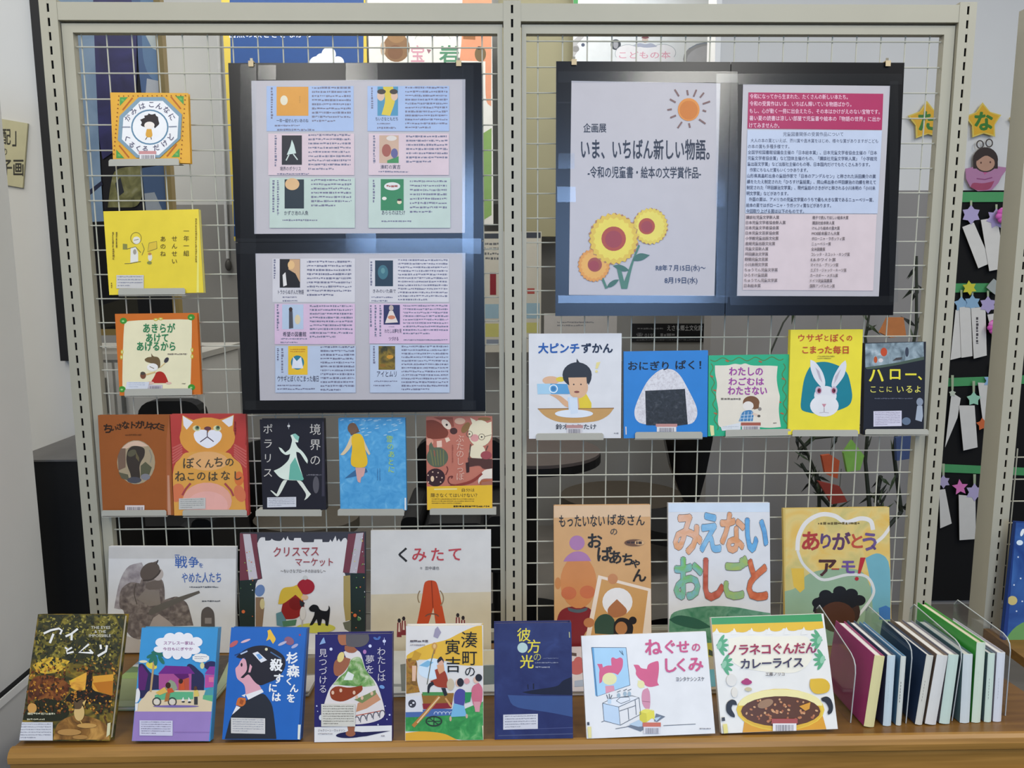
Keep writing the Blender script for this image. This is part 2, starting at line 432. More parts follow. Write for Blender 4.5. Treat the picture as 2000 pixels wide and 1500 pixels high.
# black cabinet left of the rack
top_z = P(143, 897, .06).z
xl = P(20, 900, .06).x; xr2 = P(172, 1100, .06).x
th = thing('cabinet', 'low black cabinet with grey top behind the left post of the rack', 'cabinet', (0.5 * (xl + xr2), .06, 0))
b = MB(); b.box(xl, xr2, .06, .34, 0, top_z - .004, mat('050506', .5)); b.obj('body', th)
b = MB(); b.box(xl - .002, xr2, .056, .342, top_z - .004, top_z, mat('5c5a58', .5)); b.obj('top', th)

# ================================================================== the rack
XL, XM, XR = P(142, 600, 0).x, P(1002, 600, 0).x, P(1847.5, 600, 0).x
ZTOP = P(1000, 4, 0).z
def post(mb, x, z0, z1, wd=.034, dp=.05, m=CREAM):
    """slotted upright: open front with bridges between the slots"""
    sl = .0045; pitch = .0263; hgt = .0155
    mb.box(x - wd / 2, x - sl / 2, 0, .002, z0, z1, m); mb.box(x + sl / 2, x + wd / 2, 0, .002, z0, z1, m)
    mb.box(x - wd / 2, x - wd / 2 + .002, .002, dp, z0, z1, m); mb.box(x + wd / 2 - .002, x + wd / 2, .002, dp, z0, z1, m)
    mb.box(x - wd / 2 + .002, x + wd / 2 - .002, dp - .002, dp, z0, z1, m)
    mb.box(x - .008, x + .008, .006, .008, z0, z1, DARKGAP)  # dark strip painting the shade seen through the slots
    z = z1
    mb.box(x - sl / 2, x + sl / 2, .0002, .002, z1 - .005, z1, m); z = z1 - .005
    while z - pitch > z0:
        mb.box(x - sl / 2, x + sl / 2, .0002, .002, z - pitch, z - hgt, m); z -= pitch
    mb.box(x - wd / 2, x + wd / 2, 0, dp, z1, z1 + .003, m)
rack = thing('display_rack', 'cream metal rack of slotted posts and two wire mesh panels', 'rack', (0, 0, 0))
ZB = TRAY_P.z - .2
for x in (XL, XM, XR):
    b = MB(); post(b, x, 0.0, ZTOP); b.obj('post', rack)
zb1 = P(1000, 41, 0).z; zt2 = P(1000, 53, .012).z
PITCH = .0493
def bay(x0, x1, wx, wz, tl, tr_):
    b = MB(); b.box(x0, x1, .001, .04, zb1, ZTOP - .002, CREAM); b.obj('top_beam', rack)
    f = MB(); z1 = zb1 - .004; z0 = P(1050, 1240, .012).z - .01; ia, ib = x0 + tl, x1 - tr_
    f.box(x0 + .002, ia, .008, .026, z0, z1, CREAM); f.box(ib, x1 - .002, .008, .026, z0, z1, CREAM)
    f.box(ia, ib, .008, .026, z1 - .017, z1, CREAM); f.box(ia, ib, .008, .026, z0, z0 + .02, CREAM)
    fr = f.obj('panel_frame', rack)
    m = MB(); wm = mat('bdbcac', .4, .03, 20)
    x = wx - PITCH * math.floor((wx - ia - .003) / PITCH)
    while x < ib - .002:
        m.tube([(x, .020, z0 + .015), (x, .020, z1 - .012)], .00145, wm, 6); x += PITCH
    z = wz
    while z > z0 + .02:
        m.tube([(ia - .004, .0175, z), (ib + .004, .0175, z)], .00145, wm, 6); z -= PITCH
    m.obj('wire_mesh', rack)
bay(XL + .017, XM - .017, P(158.7, 70, .02).x, P(160, 92, .0175).z, .023, .012)
bay(XM + .017, XR - .017, P(1147, 80, .02).x, P(1040, 80.5, .0175).z, .011, .023)
# neighbouring rack on the right
rk2 = thing('display_rack', 'neighbouring cream slotted rack post at the right edge of the photo', 'rack', (1.1, 0, 0))
x2 = P(1967.6, 870, 0).x
b = MB(); post(b, x2, 0, ZTOP, .036, .055); b.obj('post', rk2)
b = MB()
z = P(2000, 893, .02).z
for i in range(8): b.tube([(x2 + .02, .02, z - PITCH * i), (x2 + .5, .02, z - PITCH * i)], .00145, CREAM, 6)
for i in range(9): b.tube([(x2 + .035 + PITCH * i, .0175, z + .02), (x2 + .035 + PITCH * i, .0175, z - .4)], .00145, CREAM, 6)
b.obj('wire_mesh', rk2)

# ================================================================== the wooden display tray
def tpt(px, py, lift=0.0):
    d = ray(px, py); t = ((TRAY_P + Vector((0, 0, lift)) - CAM).dot(TRAY_N)) / d.dot(TRAY_N); return CAM + d * t
tr = thing('display_shelf', 'oak display shelf with moulded front edge under the rack, carrying the lowest books', 'shelf', (0, -.25, TRAY_P.z - .2))
YF = tpt(1000, 1446).y; xe0 = P(24, 1452, YF).x; xe1 = P(2120, 1420, YF).x
b = MB()
def slab(mb, x0, x1, y0, y1, th_, m, up=0.0):
    a = [(x0, y0, tray_z(y0) + up - th_), (x1, y0, tray_z(y0) + up - th_), (x1, y0, tray_z(y0) + up), (x0, y0, tray_z(y0) + up)]
    c = [(x0, y1, tray_z(y1) + up - th_), (x1, y1, tray_z(y1) + up - th_), (x1, y1, tray_z(y1) + up), (x0, y1, tray_z(y1) + up)]
    mb.hexa(a + c, m)
slab(b, xe0, xe1, YF, -.012, .018, OAK_D); b.obj('shelf_board', tr)
zl = tray_z(YF)
b = MB(); pr = [(0, -.022), (-.012, -.022), (-.016, -.018), (-.016, -.008), (-.012, -.001), (-.006, .003), (0, .003)]
b.prism([(xe0, YF + y, zl + z) for y, z in pr], (xe1 - xe0, 0, 0), OAK); b.obj('front_lip', tr)
b = MB(); b.box(xe0, xe1, YF - .010, YF + .01, zl - .06, zl - .022, OAK)
b.box(xe0, xe1, YF - .018, YF + .01, zl - .45, zl - .06, wood('oak_front', '966c30', 'b08440')); b.obj('front_apron', tr)
b = MB(); b.box(xe0 - .001, xe0 + .012, YF + .01, -.012, zl - .45, tray_z(-.2) - .03, OAK_D); b.obj('side_panel', tr)
# ================================================================== books hung on the wire mesh, each in its own metal holder
HOLD = mat('b4b2a6', .5, .02)
def holder(frame, x0, y0, x1, y1, bk, label, sl=0.0):
    """small metal display holder: front lip, bottom plate, back plate hooked over the mesh"""
    fx, fy, fs = frame
    Yl = bk.at(bk.w / 2, 0).y - .004
    q = [(fx + a / fs, fy + c / fs) for a, c in ((x0, y0), (x1, y0 + sl), (x1, y1 + sl), (x0, y1))]
    tl, tr_, br, bl = [P(px, py, Yl) for px, py in q]
    th = thing('book_holder', label, 'book holder', (tl + tr_ + br + bl) / 4, 'metal book holders on the mesh')
    k = Vector((0, .0012, 0)); b = MB()
    c = .003
    u = (br - bl).normalized(); up = (tl - bl).normalized()
    pts = [bl, br, tr_ - up * c, tr_ - u * c, tl + u * c, tl - up * c]
    b.prism([p - k for p in pts], k, HOLD); b.obj('lip', th)
    zb = min(bl.z, br.z); b = MB()
    zz = bk.zlow - .0006
    b.box(min(bl.x, tl.x) , max(br.x, tr_.x), Yl, .0074, zz - .0012, zz, HOLD); b.obj('bottom_plate', th)
    b = MB(); xm = (bl.x + br.x) / 2
    zt_ = zz + min(.12, bk.h * .7); b.box(xm - .035, xm + .035, .0066, .0076, zz, zt_, HOLD); b.obj('back_plate', th)
    for sx in (-1, 1):
        b = MB(); b.box(xm + sx * .025 - .003, xm + sx * .025 + .003, .0076, .0158, zt_ - .004, zt_ - .001, HOLD); b.obj('hook', th)
def gbook(name, label, frame, quad, cover, t=.012, lean=3.0, **k):
    Y = -t
    for _ in range(4):
        p = Plane(frame, quad, Y, lean)
        Y -= max(p.at(a, c, t).y for a in (0, p.w) for c in (0, p.h)) - .0062
    b = book(name, label, frame, quad, cover, Y, lean, t, group='books hung on the wire mesh', **k)
    b.zlow = min(b.at(a, 0, c).z for a in (0, b.w) for c in (0, t))
    return b

# 1 orange square book with an octagon
F = (200, 165, 8.82)
b = gbook('picture_book', 'square orange book with white octagon and wild-haired child, topmost of the left column', F, [(200, 148), (1520, 138), (1470, 1362), (118, 1340)], 'e0a838', .010)
holder(F, 112, 1290, 1322, 1408, b, 'metal holder under the square orange octagon book', -18)
for (x, y) in ((370, 290), (1330, 270), (310, 1200), (1260, 1180)):
    sx = 1 if x > 800 else -1; sy = 1 if y > 700 else -1
    b.Pg('4f9a4c', [(x - 70 * -sx, y + 70 * sy), (x - 70 * sx, y + 70 * sy), (x + 70 * sx, y - 80 * sy)])
    b.E('6fae58', x + 20 * sx, y + 20 * sy, 28, 20, 30)
    b.L('b8641e', 26, [(x - 190 * sx, y + 110 * sy), (x + 70 * sx, y - 190 * sy)] if False else [(x - 150 * sx, y + 60 * sy), (x + 20 * sx, y - 150 * sy)])
random.seed(3)
for i in range(15):
    f = i / 14
    b.E('8a4a14', 285 - 85 * f, 200 + 1000 * f, 11); b.E('8a4a14', 1430 - 75 * f, 190 + 1080 * f, 11); b.E('8a4a14', 285 + 1150 * f, 200 - 8 * f, 10)
O = [(630, 222), (1065, 218), (1375, 520), (1350, 935), (990, 1265), (590, 1265), (270, 960), (300, 545)]
b.Pg('7f9bab', O, None, True)
b.Pg('ececec', [(850 + (x - 835) * .885 - 10, 752 + (y - 742) * .89) for x, y in O], None, True)
b.Ring('5f86a0', 822, 738, 310, 26, 292)
b.Pg('2c2426', [(655, 610), (735, 575), (725, 540), (790, 530), (800, 500), (850, 525), (915, 505), (930, 545), (965, 560), (968, 620), (990, 680), (950, 720), (905, 760), (880, 690), (830, 665), (760, 680), (735, 735), (690, 725), (665, 700), (690, 660)])
b.E('f0e6dc', 815, 705, 88, 62)
b.Pg('d9a23c', [(770, 770), (850, 770), (872, 880), (845, 915), (770, 915), (745, 870)])
b.L('5c4a3c', 14, [(775, 910), (745, 955)]); b.L('5c4a3c', 14, [(840, 910), (850, 950)])
b.cur = 'title_lettering'
import math as _m
for ch, x, y, r in (('か', 440, 575, -60), ('み', 540, 465, -40), ('は', 685, 375, -18), ('こ', 850, 345, 0), ('ん', 985, 375, 18), ('な', 1110, 440, 38), ('に', 1205, 560, 58)):
    b.C(ch, x, y, 120, '54506a', r, .015)
for ch, x, y, r in (('く', 435, 930, 60), ('る', 515, 1040, 40), ('く', 625, 1100, 20), ('る', 745, 1110, 5), ('だ', 935, 1090, -15), ('け', 1075, 1015, -38), ('ど', 1180, 915, -55)):
    b.C(ch, x, y, 115, '54506a', r, .015)
b.L('8a90a0', 14, [(340, 735), (490, 735)]); b.L('8a90a0', 14, [(1150, 730), (1290, 725)])
b.cur = 'cover_art'
b.barcode(650, 1150, 920, 1290, 'c98f8f')
done(b)

# 2 wide yellow book
F = (190, 400, 7.5)
b = gbook('picture_book', 'wide plain yellow book with thin line drawing, second down in the left column', F, [(160, 95), (1548, 62), (1490, 1288), (105, 1322)], 'ecd33c', .012, spine='R', spine_col='e8e088')
holder(F, 312, 1228, 1290, 1322, b, 'metal holder under the wide yellow book', -10)
b.Pg('f0e67a', [(1500, 62), (1548, 60), (1490, 1288), (1455, 1290)])
b.Ring('8a7a30', 568, 490, 78, 9, 85); b.E('e6e2d2', 575, 520, 55, 55); b.L('6a6440', 8, [(540, 520), (605, 505)])
b.Pg('e8e6dc', [(490, 640), (560, 610), (600, 700), (600, 830), (485, 850)]); b.L('6a6440', 9, [(400, 862), (480, 860), (640, 830)])
b.Pg('8a8a48', [(375, 570), (440, 575), (440, 655), (375, 655)]); b.L('6a6440', 9, [(430, 650), (560, 615), (640, 700)]); b.L('6a6440', 8, [(655, 560), (690, 650), (655, 740)])
b.E('a8a090', 550, 690, 25, 40)
b.Pg('e0c040', [(760, 560), (870, 535), (870, 640), (740, 680)]); b.L('6a6440', 7, [(760, 560), (870, 535), (875, 640), (740, 690), (760, 560)])
b.E('e4e0c8', 775, 770, 32, 55); b.E('8a8c48', 765, 850, 35, 25); b.E('c08848', 770, 720, 26, 20)
b.cur = 'title_lettering'
b.V('一年一組', 1305, 330, 765, 88, '5c4c20', .005); b.V('せんせい', 1132, 440, 880, 88, '5c4c20', .005); b.V('あのね', 965, 445, 770, 88, '5c4c20', .005)
b.vrows(1440, 200, 1475, 840, 1, '8a7428'); b.vrows(225, 400, 330, 630, 2, '6a5824', .4); b.vrows(228, 640, 275, 800, 1, '8a7428'); b.vrows(205, 1140, 240, 1220, 1, '8a7428')
b.sticker(285, 1030, 685, 1225, 4, 0, 'cfccc8')
done(b)

# 3 orange-bordered book
F = (205, 600, 7.895)
b = gbook('picture_book', 'square orange-bordered book with green title and child in red, lowest of the left column', F, [(215, 108), (1462, 80), (1438, 1350), (165, 1362)], 'cf6f24', .010)
holder(F, 305, 1262, 1345, 1368, b, 'metal holder under the orange-bordered book', -12)
b.Pg('ebe3bd', [(330, 205), (1330, 180), (1345, 230), (1322, 1250), (1300, 1300), (300, 1310), (262, 1250), (290, 260)])
for x, y in ((285, 210), (1330, 155), (265, 1265), (1335, 1235)):
    b.E('3f9030', x, y, 55, 48); b.E('9ccf80', x - 5, y + 5, 20, 14)
for x, y, r in ((785, 190, 0), (860, 180, 0), (265, 690, 90), (255, 770, 90), (1345, 660, 90), (1345, 760, 90)):
    b.E('c9b43a', x, y, 36, 22, r); b.E('e6dfb0', x, y, 18, 9, r)
b.Pg('6f5a3a', [(612, 800), (660, 770), (720, 765), (715, 710), (745, 760), (820, 765), (855, 820), (855, 930), (810, 945), (785, 880), (740, 870), (660, 850), (620, 830)])
b.E('eeeae4', 735, 925, 85, 60); b.L('6f5a3a', 10, [(690, 915), (760, 945)])
b.Pg('b02a1e', [(790, 1000), (860, 985), (925, 1020), (985, 1170), (700, 1170), (770, 1060)]); b.L('d9b878', 22, [(640, 1040), (780, 1000)])
b.E('7a4a34', 590, 1050, 45, 55); b.E('4a443c', 585, 1020, 36, 26); b.L('d9b878', 12, [(850, 930), (930, 860)]); b.E('3c3840', 950, 815, 30, 48, 35)
b.E('e0b8a8', 700, 1165, 60, 22); b.E('e0b8a8', 985, 1170, 45, 18)
b.cur = 'title_lettering'
b.T('あきらが', 590, 245, 1085, 395, '2f8050', .035); b.T('あけて', 635, 405, 980, 540, '2f8050', .035); b.T('あげるから', 495, 530, 1090, 675, '2f8050', .035)
b.rows(970, 710, 1270, 740, 1, '8a8070', .8, 1); b.rows(1190, 1170, 1245, 1190, 1, '6a6050', .8, 1)
b.cur = 'spine_label'; b.Pg('d5d8e0', [(340, 1150), (690, 1150), (660, 1265), (320, 1275)]); b.rows(370, 1160, 620, 1250, 3, 'a8b0c0', .4)
b.barcode(670, 1170, 890, 1265, None, 'c4bcc4')
b.R('16161a', 168, 1290, 205, 1345) if False else None
done(b)

# 4 brown book with round window, 5 orange cat book
F = (185, 795, 6.4516)
b = gbook('picture_book', 'plain brown book with a small round picture of a dark animal', F, [(62, 105), (972, 97), (968, 1362), (82, 1368)], '9a5626', .010)
holder(F, 88, 1300, 905, 1372, b, 'metal holder under the plain brown book', -4)
b.Pg('a86038', [(905, 400), (968, 100), (968, 1362), (905, 1362)]); b.Pg('c48f74', [(915, 860), (940, 860), (960, 1362), (920, 1362)])
b.E('a8977a', 522, 695, 240, 278); b.Pg('d9b8a0', [(340, 520), (430, 440), (560, 420), (680, 490), (600, 500), (480, 480), (400, 530)])
b.Pg('786050', [(290, 620), (330, 520), (390, 520), (390, 760), (300, 800)]); b.Pg('5f5c48', [(300, 820), (420, 850), (440, 930), (340, 900)])
b.Pg('3a322c', [(395, 650), (415, 540), (470, 490), (560, 490), (635, 520), (630, 620), (580, 690), (560, 760), (580, 900), (540, 965), (450, 955), (460, 860), (410, 740)])
b.E('5c5844', 470, 580, 60, 40, -30); b.Pg('665c40', [(520, 560), (560, 640), (560, 690), (520, 640)]); b.Pg('5a5a44', [(580, 740), (640, 690), (720, 760), (690, 850), (580, 880)])
b.L('8f8878', 14, [(690, 540), (720, 620), (700, 700)]); b.E('4c4c54', 500, 920, 90, 40); b.E('7f7e84', 640, 880, 60, 40)
b.cur = 'title_lettering'
for ch, x, y, s_ in zip('ちいさなトガリネズミ', (165, 240, 310, 390, 480, 560, 640, 710, 780, 850), (270, 265, 245, 225, 225, 220, 225, 240, 240, 255), (130, 85, 85, 105, 100, 105, 105, 100, 90, 95)): b.C(ch, x, y, s_, '2c1c12', 3, .04)
b.rows(385, 340, 600, 362, 1, '6a3c1c', .8, 1)
b.barcode(385, 1215, 630, 1300, None, 'ddd0cc')
b.cur = 'spine_label'; b.R('cfc49c', 66, 1205, 92, 1300); done(b)

b = gbook('picture_book', 'orange book with an upward-looking ginger cat, right beside the brown book', F, [(976, 97), (1930, 85), (1912, 1366), (976, 1366)], 'b8413c', .012, spine='R', spine_col='b43c34')
holder(F, 1110, 1295, 1918, 1368, b, 'metal holder under the ginger cat book', -2)
for i in range(6): b.L('c8645c', 20, [(980, 520 + i * 38), (1105, 460 + i * 30)]); b.L('c8645c', 20, [(1755, 470 + i * 30), (1910, 560 + i * 40)])
b.E('e09a44', 1420, 380, 350, 250); b.Pg('e09a44', [(1085, 360), (1105, 100), (1260, 180), (1600, 160), (1755, 95), (1745, 370)])
b.Pg('ebe8ea', [(1110, 110), (1240, 190), (1160, 285), (1120, 230)]); b.Pg('ebe8ea', [(1600, 170), (1750, 105), (1735, 230), (1690, 250)])
b.Pg('e0a24c', [(980, 740), (1090, 640), (1130, 560), (1700, 560), (1740, 640), (1860, 720), (1880, 1000), (1912, 1366), (980, 1366)])
b.E('e6ae72', 1420, 680, 260, 120); b.E('d87850', 1040, 1080, 90, 120, 20); b.E('d87850', 1830, 1090, 70, 110, -20); b.E('d9743e', 1820, 900, 60, 90)
b.Pg('efeef4', [(1240, 330), (1300, 285), (1410, 285), (1425, 330), (1450, 285), (1560, 290), (1610, 340), (1590, 420), (1510, 490), (1430, 525), (1350, 490), (1270, 430)])
b.E('6a4048', 1425, 270, 45, 26); b.L('5c4c58', 13, [(1420, 290), (1420, 375), (1330, 440)]); b.L('5c4c58', 13, [(1420, 375), (1500, 435)])
for x in (1285, 1545): b.E('ded8a8', x, 268, 50, 36, 10); b.E('6f8a68', x + 8, 262, 28, 28); b.E('3c3c34', x + 10, 256, 14)
b.E('e8a894', 1420, 1180, 310, 230); b.E('ecb0a4', 1420, 1240, 260, 180)
b.L('a8484c', 26, [(1105, 1110), (1150, 1030), (1210, 960)]); b.L('a8484c', 26, [(1640, 960), (1720, 1050), (1750, 1120)])
b.cur = 'title_lettering'
for ch, x, y, s_ in zip('ぼくんちの', (1180, 1315, 1445, 1565, 1700), (705, 705, 710, 690, 690), (150, 120, 125, 140, 125)): b.C(ch, x, y, s_, '4f4638', 0, .02)
for ch, x, y, s_ in zip('ねこのはなし', (1080, 1215, 1345, 1490, 1650, 1800), (870, 870, 865, 870, 860, 860), (145, 120, 125, 135, 130, 125)): b.C(ch, x, y, s_, '4f4638', 0, .02)
b.vrows(1765, 180, 1795, 350, 1, '7a2c2c'); b.vrows(1905, 180, 1925, 480, 1, '5c1c1c'); b.sticker(1065, 1150, 1400, 1290, 5, -.03, 'c8c6c0', '8a8c88')
done(b)

# 6 dark book with running figure, 7 blue book, 8 rose book with yellow band
F = (480, 790, 3.571)
b = gbook('novel', 'black book with a pale figure striding in a mint dress', F, [(106, 106), (556, 100), (550, 735), (110, 738)], '24232c', .018, spine='R')
holder(F, 70, 732, 530, 778, b, 'metal holder under the black striding-figure book')
b.L('3f3c48', 20, [(545, 120), (540, 640)]); b.E('5c5a60', 490, 560, 22, 60)
b.Pg('e4efe0', [(312, 215), (345, 200), (372, 225), (365, 265), (345, 262), (362, 300), (400, 330), (435, 385), (430, 412), (415, 395), (378, 335), (352, 330), (356, 372), (405, 520), (395, 530), (285, 528), (235, 510), (195, 462), (245, 440), (300, 390), (310, 345), (280, 355), (245, 330), (230, 298), (250, 305), (275, 335), (308, 312), (318, 275), (325, 245)])
b.Pg('6fb8a4', [(345, 368), (405, 520), (395, 530), (300, 525), (310, 420)]); b.Pg('8fc8b8', [(325, 210), (345, 202), (374, 225), (366, 255), (345, 240)])
b.Pg('e4e8da', [(258, 525), (290, 528), (235, 635), (215, 645), (172, 600), (180, 598), (215, 625)]); b.Pg('e4e8da', [(355, 530), (390, 530), (430, 595), (455, 625), (430, 655), (408, 668), (425, 630), (400, 590)])
b.E('e8e8e0', 300, 150, 9, 9); b.L('a8a8b0', 3, [(300, 128), (300, 172)])
b.cur = 'title_lettering'
b.V('境界の', 485, 120, 440, 82, 'cdc8c0', .0); b.V('ポラリス', 155, 120, 525, 72, 'cdc8c0', .0)
b.rows(425, 485, 530, 500, 1, '6a6870', .8, 1); b.sticker(150, 648, 352, 718, 5, -.02); done(b)
b = gbook('novel', 'sky blue book with a girl in a yellow dress seen from behind', F, [(650, 97), (1115, 95), (1120, 738), (655, 742)], '54a2d4', .014, spine='R', spine_col='4a90c4')
holder(F, 642, 728, 1105, 774, b, 'metal holder under the sky blue book')
b.Pg(painted('water', [(.35, '4a9ad0'), (.6, '5caadb'), (.8, '7fc0e4')], 60), [(650, 97), (1115, 95), (1120, 742), (655, 745)])
for i in range(40): b.E('9fcbe4', random.uniform(665, 1100), 105 + random.random() ** 2 * 110, random.uniform(6, 18), 4, -12)
b.Pg('3f6e98', [(690, 515), (745, 470), (790, 440), (840, 440), (850, 470), (770, 500)])
b.Pg('e2cba4', [(735, 215), (750, 240), (735, 300), (685, 355), (660, 350), (700, 300)]); b.Pg('e2cba4', [(815, 220), (835, 270), (870, 345), (858, 352), (825, 300)])
b.Pg('ecc030', [(745, 205), (800, 200), (825, 240), (830, 300), (855, 400), (835, 440), (760, 440), (728, 415), (745, 300), (735, 250)])
b.Pg('d9a8a0', [(765, 440), (835, 440), (825, 500), (805, 505), (800, 545), (780, 540), (772, 490)])
b.Pg('6f5444', [(710, 160), (735, 130), (770, 135), (795, 190), (780, 195), (735, 215)]); b.E('7a5c48', 745, 165, 34, 38)
b.cur = 'title_lettering'
for i, ch in enumerate('雪のあとに'): b.C(ch, 1003 + 7 * i * (1 if i < 3 else .5), 240 + 53 * i, 50, 'b8d84c', 8, .0)
b.vrows(918, 445, 950, 530, 2, '3f6e98', .3); b.cur = 'spine_label'; b.R('dfe6e8', 1108, 650, 1128, 735); done(b)

F = (820, 800, 7.143)
b = gbook('novel', 'rose-brown book with cartoon animals and a yellow paper band', F, [(80, 105), (1002, 103), (1022, 1395), (105, 1400)], 'bf7460', .014, spine='R')
holder(F, 140, 1378, 1066, 1466, b, 'metal holder under the rose-brown animal book', -3)
b.Pg('7c3c28', [(80, 150), (200, 140), (310, 200), (410, 310), (370, 400), (160, 415), (80, 380)]); b.Pg('96503c', [(190, 105), (460, 103), (480, 240), (400, 240), (330, 170)])
b.E('e8d2bc', 370, 205, 85, 48, 48); b.E('3c3028', 375, 212, 16); b.E('4c2c24', 472, 298, 52, 46)
b.Pg('e6c2ae', [(235, 440), (305, 430), (310, 520), (240, 530)]); b.Pg('e6cdb4', [(350, 400), (400, 385), (425, 430), (370, 460)]); b.E('d89c84', 130, 450, 60, 50)
b.E('5c6650', 245, 665, 150, 140); b.Pg('5c6650', [(130, 490), (160, 450), (190, 520), (260, 560), (130, 600)])
for i in range(5): b.L('7d7a4c', 14, [(150 + i * 45, 560), (190 + i * 35, 780)])
b.L('a05848', 14, [(200, 570), (210, 650)])
b.E('3c2426', 220, 945, 132, 125); b.E('e6c8a4', 175, 965, 24, 40)
for x, y in ((180, 870), (255, 880), (235, 940), (310, 950), (290, 1010), (115, 915), (120, 1010)): b.E('d8b8a0', x, y, 10)
b.LS('6f342c', 14, [(375, 790), (390, 840), (360, 910)]); b.LS('6f342c', 16, [(440, 960), (455, 930), (410, 940), (395, 990), (430, 1040), (520, 1050)])
b.E('8c6a3c', 640, 250, 85, 45, -55); b.E('d8b094', 560, 160, 75, 45); b.E('8c6a3c', 900, 130, 90, 26)
b.E('e8dcbc', 840, 330, 165, 185); b.Pg('e8dcbc', [(700, 110), (780, 150), (740, 220)]); b.Pg('e8dcbc', [(930, 190), (1000, 165), (1003, 300)])
b.E('e6dabb', 800, 590, 115, 110); b.E('dc9c98', 765, 395, 60, 52)
for x, y in ((692, 340), (862, 380)): b.Ring('6c5c48', x, y, 42, 7); b.E('3c3430', x, y, 12)
b.L('6c5c48', 7, [(905, 375), (1000, 350)])
b.Pg('55342c', [(670, 670), (1010, 690), (1015, 820), (880, 830), (840, 770), (680, 800)]); b.L('5c4438', 16, [(710, 480), (685, 690)]); b.L('5c4438', 14, [(950, 500), (920, 570)])
b.E('a04c50', 925, 635, 78, 58); b.Pg('e8dccc', [(880, 840), (1010, 820), (1015, 960), (860, 960), (825, 1040), (805, 990)]); b.Pg('3c2420', [(640, 740), (690, 730), (690, 870), (650, 880)])
b.Pg('8f3c30', [(400, 1060), (700, 1000), (860, 880), (880, 900), (760, 1010), (600, 1060)]); b.E('a86038', 930, 1020, 100, 40)
b.Pg('a86c58', [(860, 1010), (1015, 990), (1015, 1060), (860, 1060)])
b.cur = 'title_lettering'
b.V('ぶたのしっぽ', 562, 350, 985, 118, 'e0b4a0', .0); b.vrows(450, 490, 480, 740, 1, '9c5444', .5)
b.cur = 'paper_band'
b.Pg('e8bc34', [(95, 1072), (1018, 1050), (1022, 1395), (105, 1400)])
b.L('e8dfa0', 16, [(200, 1110), (520, 1105)]); b.T('自分は', 585, 1095, 765, 1145, '4c3c20', .01); b.T('隠さなくてはいけない？', 155, 1165, 800, 1222, '4c3c20', .015)
b.rows(165, 1240, 760, 1325, 3, '7a6428', .45, .7); b.rows(470, 1335, 975, 1365, 1, '3c3020', .8, 1)
b.cur = 'spine_label'; b.Pg('d9d0b0', [(1010, 1270), (1022, 1270), (1022, 1370), (1012, 1370)]); done(b)

# right bay: 9 .. 13
F = (1000, 600, 4.545)
b = gbook('picture_book', 'white book with blue title, a child pouring milk onto a table', F, [(140, 236), (964, 232), (976, 1162), (160, 1168)], 'dcdcde', .011)
holder(F, 215, 1120, 812, 1180, b, 'metal holder under the white milk-pouring book', -3)
b.Pg('c69a5c', [(228, 902), (905, 896), (860, 960), (760, 1015), (560, 1030), (400, 1020), (290, 970)]); b.L('8f6a3c', 8, [(228, 902), (905, 896)])
b.Pg('e2c832', [(590, 800), (660, 770), (705, 850), (705, 896), (590, 896)]); b.Pg('d9ac84', [(330, 775), (420, 775), (510, 850), (590, 790), (600, 896), (480, 896), (400, 810)])
b.E('dcb28e', 585, 710, 90, 100); b.E('dcb28e', 345, 650, 75, 38); b.E('e0c838', 430, 640, 40, 22)
b.E('2c2c2e', 578, 600, 130, 112); b.Pg('2c2c2e', [(450, 600), (705, 600), (705, 640), (680, 690), (660, 640), (500, 640), (485, 670), (455, 650)]); b.Pg('2c2c2e', [(575, 455), (605, 500), (570, 505)])
b.Pg('dcb28e', [(500, 625), (660, 622), (668, 720), (600, 805), (520, 780)])
b.E('3c3028', 548, 685, 7); b.E('3c3028', 612, 685, 7); b.E('8a4c40', 575, 752, 24, 10)
b.Pg('a8cfe6', [(222, 680), (340, 678), (345, 770), (228, 772)]); b.Pg('5c9fd0', [(340, 678), (490, 682), (515, 770), (345, 770)]); b.Ring('e4eef4', 368, 724, 34, 9); b.E('3f7fb4', 368, 724, 20)
b.Pg('c4d8ec', [(495, 800), (580, 800), (590, 940), (505, 940)]); b.E('dfe6ee', 550, 945, 170, 36); b.Pg('d3dfec', [(510, 800), (580, 820), (585, 940), (520, 950)])
b.Pg('e6d890', [(750, 490), (785, 485), (760, 545), (740, 545)]); b.E('e6d890', 750, 570, 12)
b.cur = 'title_lettering'
b.T('大ピンチ', 232, 315, 598, 412, '1c56a4', .045); b.T('ずかん', 615, 318, 895, 408, '121c34', .045)
b.T('鈴木のりたけ', 388, 1035, 748, 1085, '4c4c50', .02); b.rows(905, 1112, 945, 1128, 1, '8a8a8c', .8, 1)
b.barcode(485, 1045, 622, 1118, 'b88c88', 'cfcacc'); done(b)

b = gbook('picture_book', 'bright blue book with a large white rice ball wrapped in black seaweed', F, [(975, 392), (1714, 386), (1760, 1150), (1010, 1165)], '2e80cc', .010)
holder(F, 1092, 1108, 1690, 1166, b, 'metal holder under the blue rice ball book', -3)
b.Pg(painted('rice', [(.3, 'c4c0c4'), (.55, 'dcdade'), (.8, 'e6e6e8')], 160), [(1300, 560), (1360, 542), (1440, 555), (1500, 610), (1570, 740), (1640, 880), (1648, 960), (1610, 1030), (1540, 1045), (1160, 1045), (1095, 1000), (1082, 920), (1120, 810), (1200, 650)])
b.Pg(painted('seaweed', [(.3, '242624'), (.6, '34363a'), (.8, '55585a')], 130), [(1182, 742), (1535, 725), (1560, 1040), (1470, 1052), (1190, 1048)])
b.cur = 'title_lettering'; b.T('おにぎり', 1030, 478, 1392, 560, '0a1624', .03); b.T('ぱく！', 1450, 470, 1680, 552, '0a1624', .03)
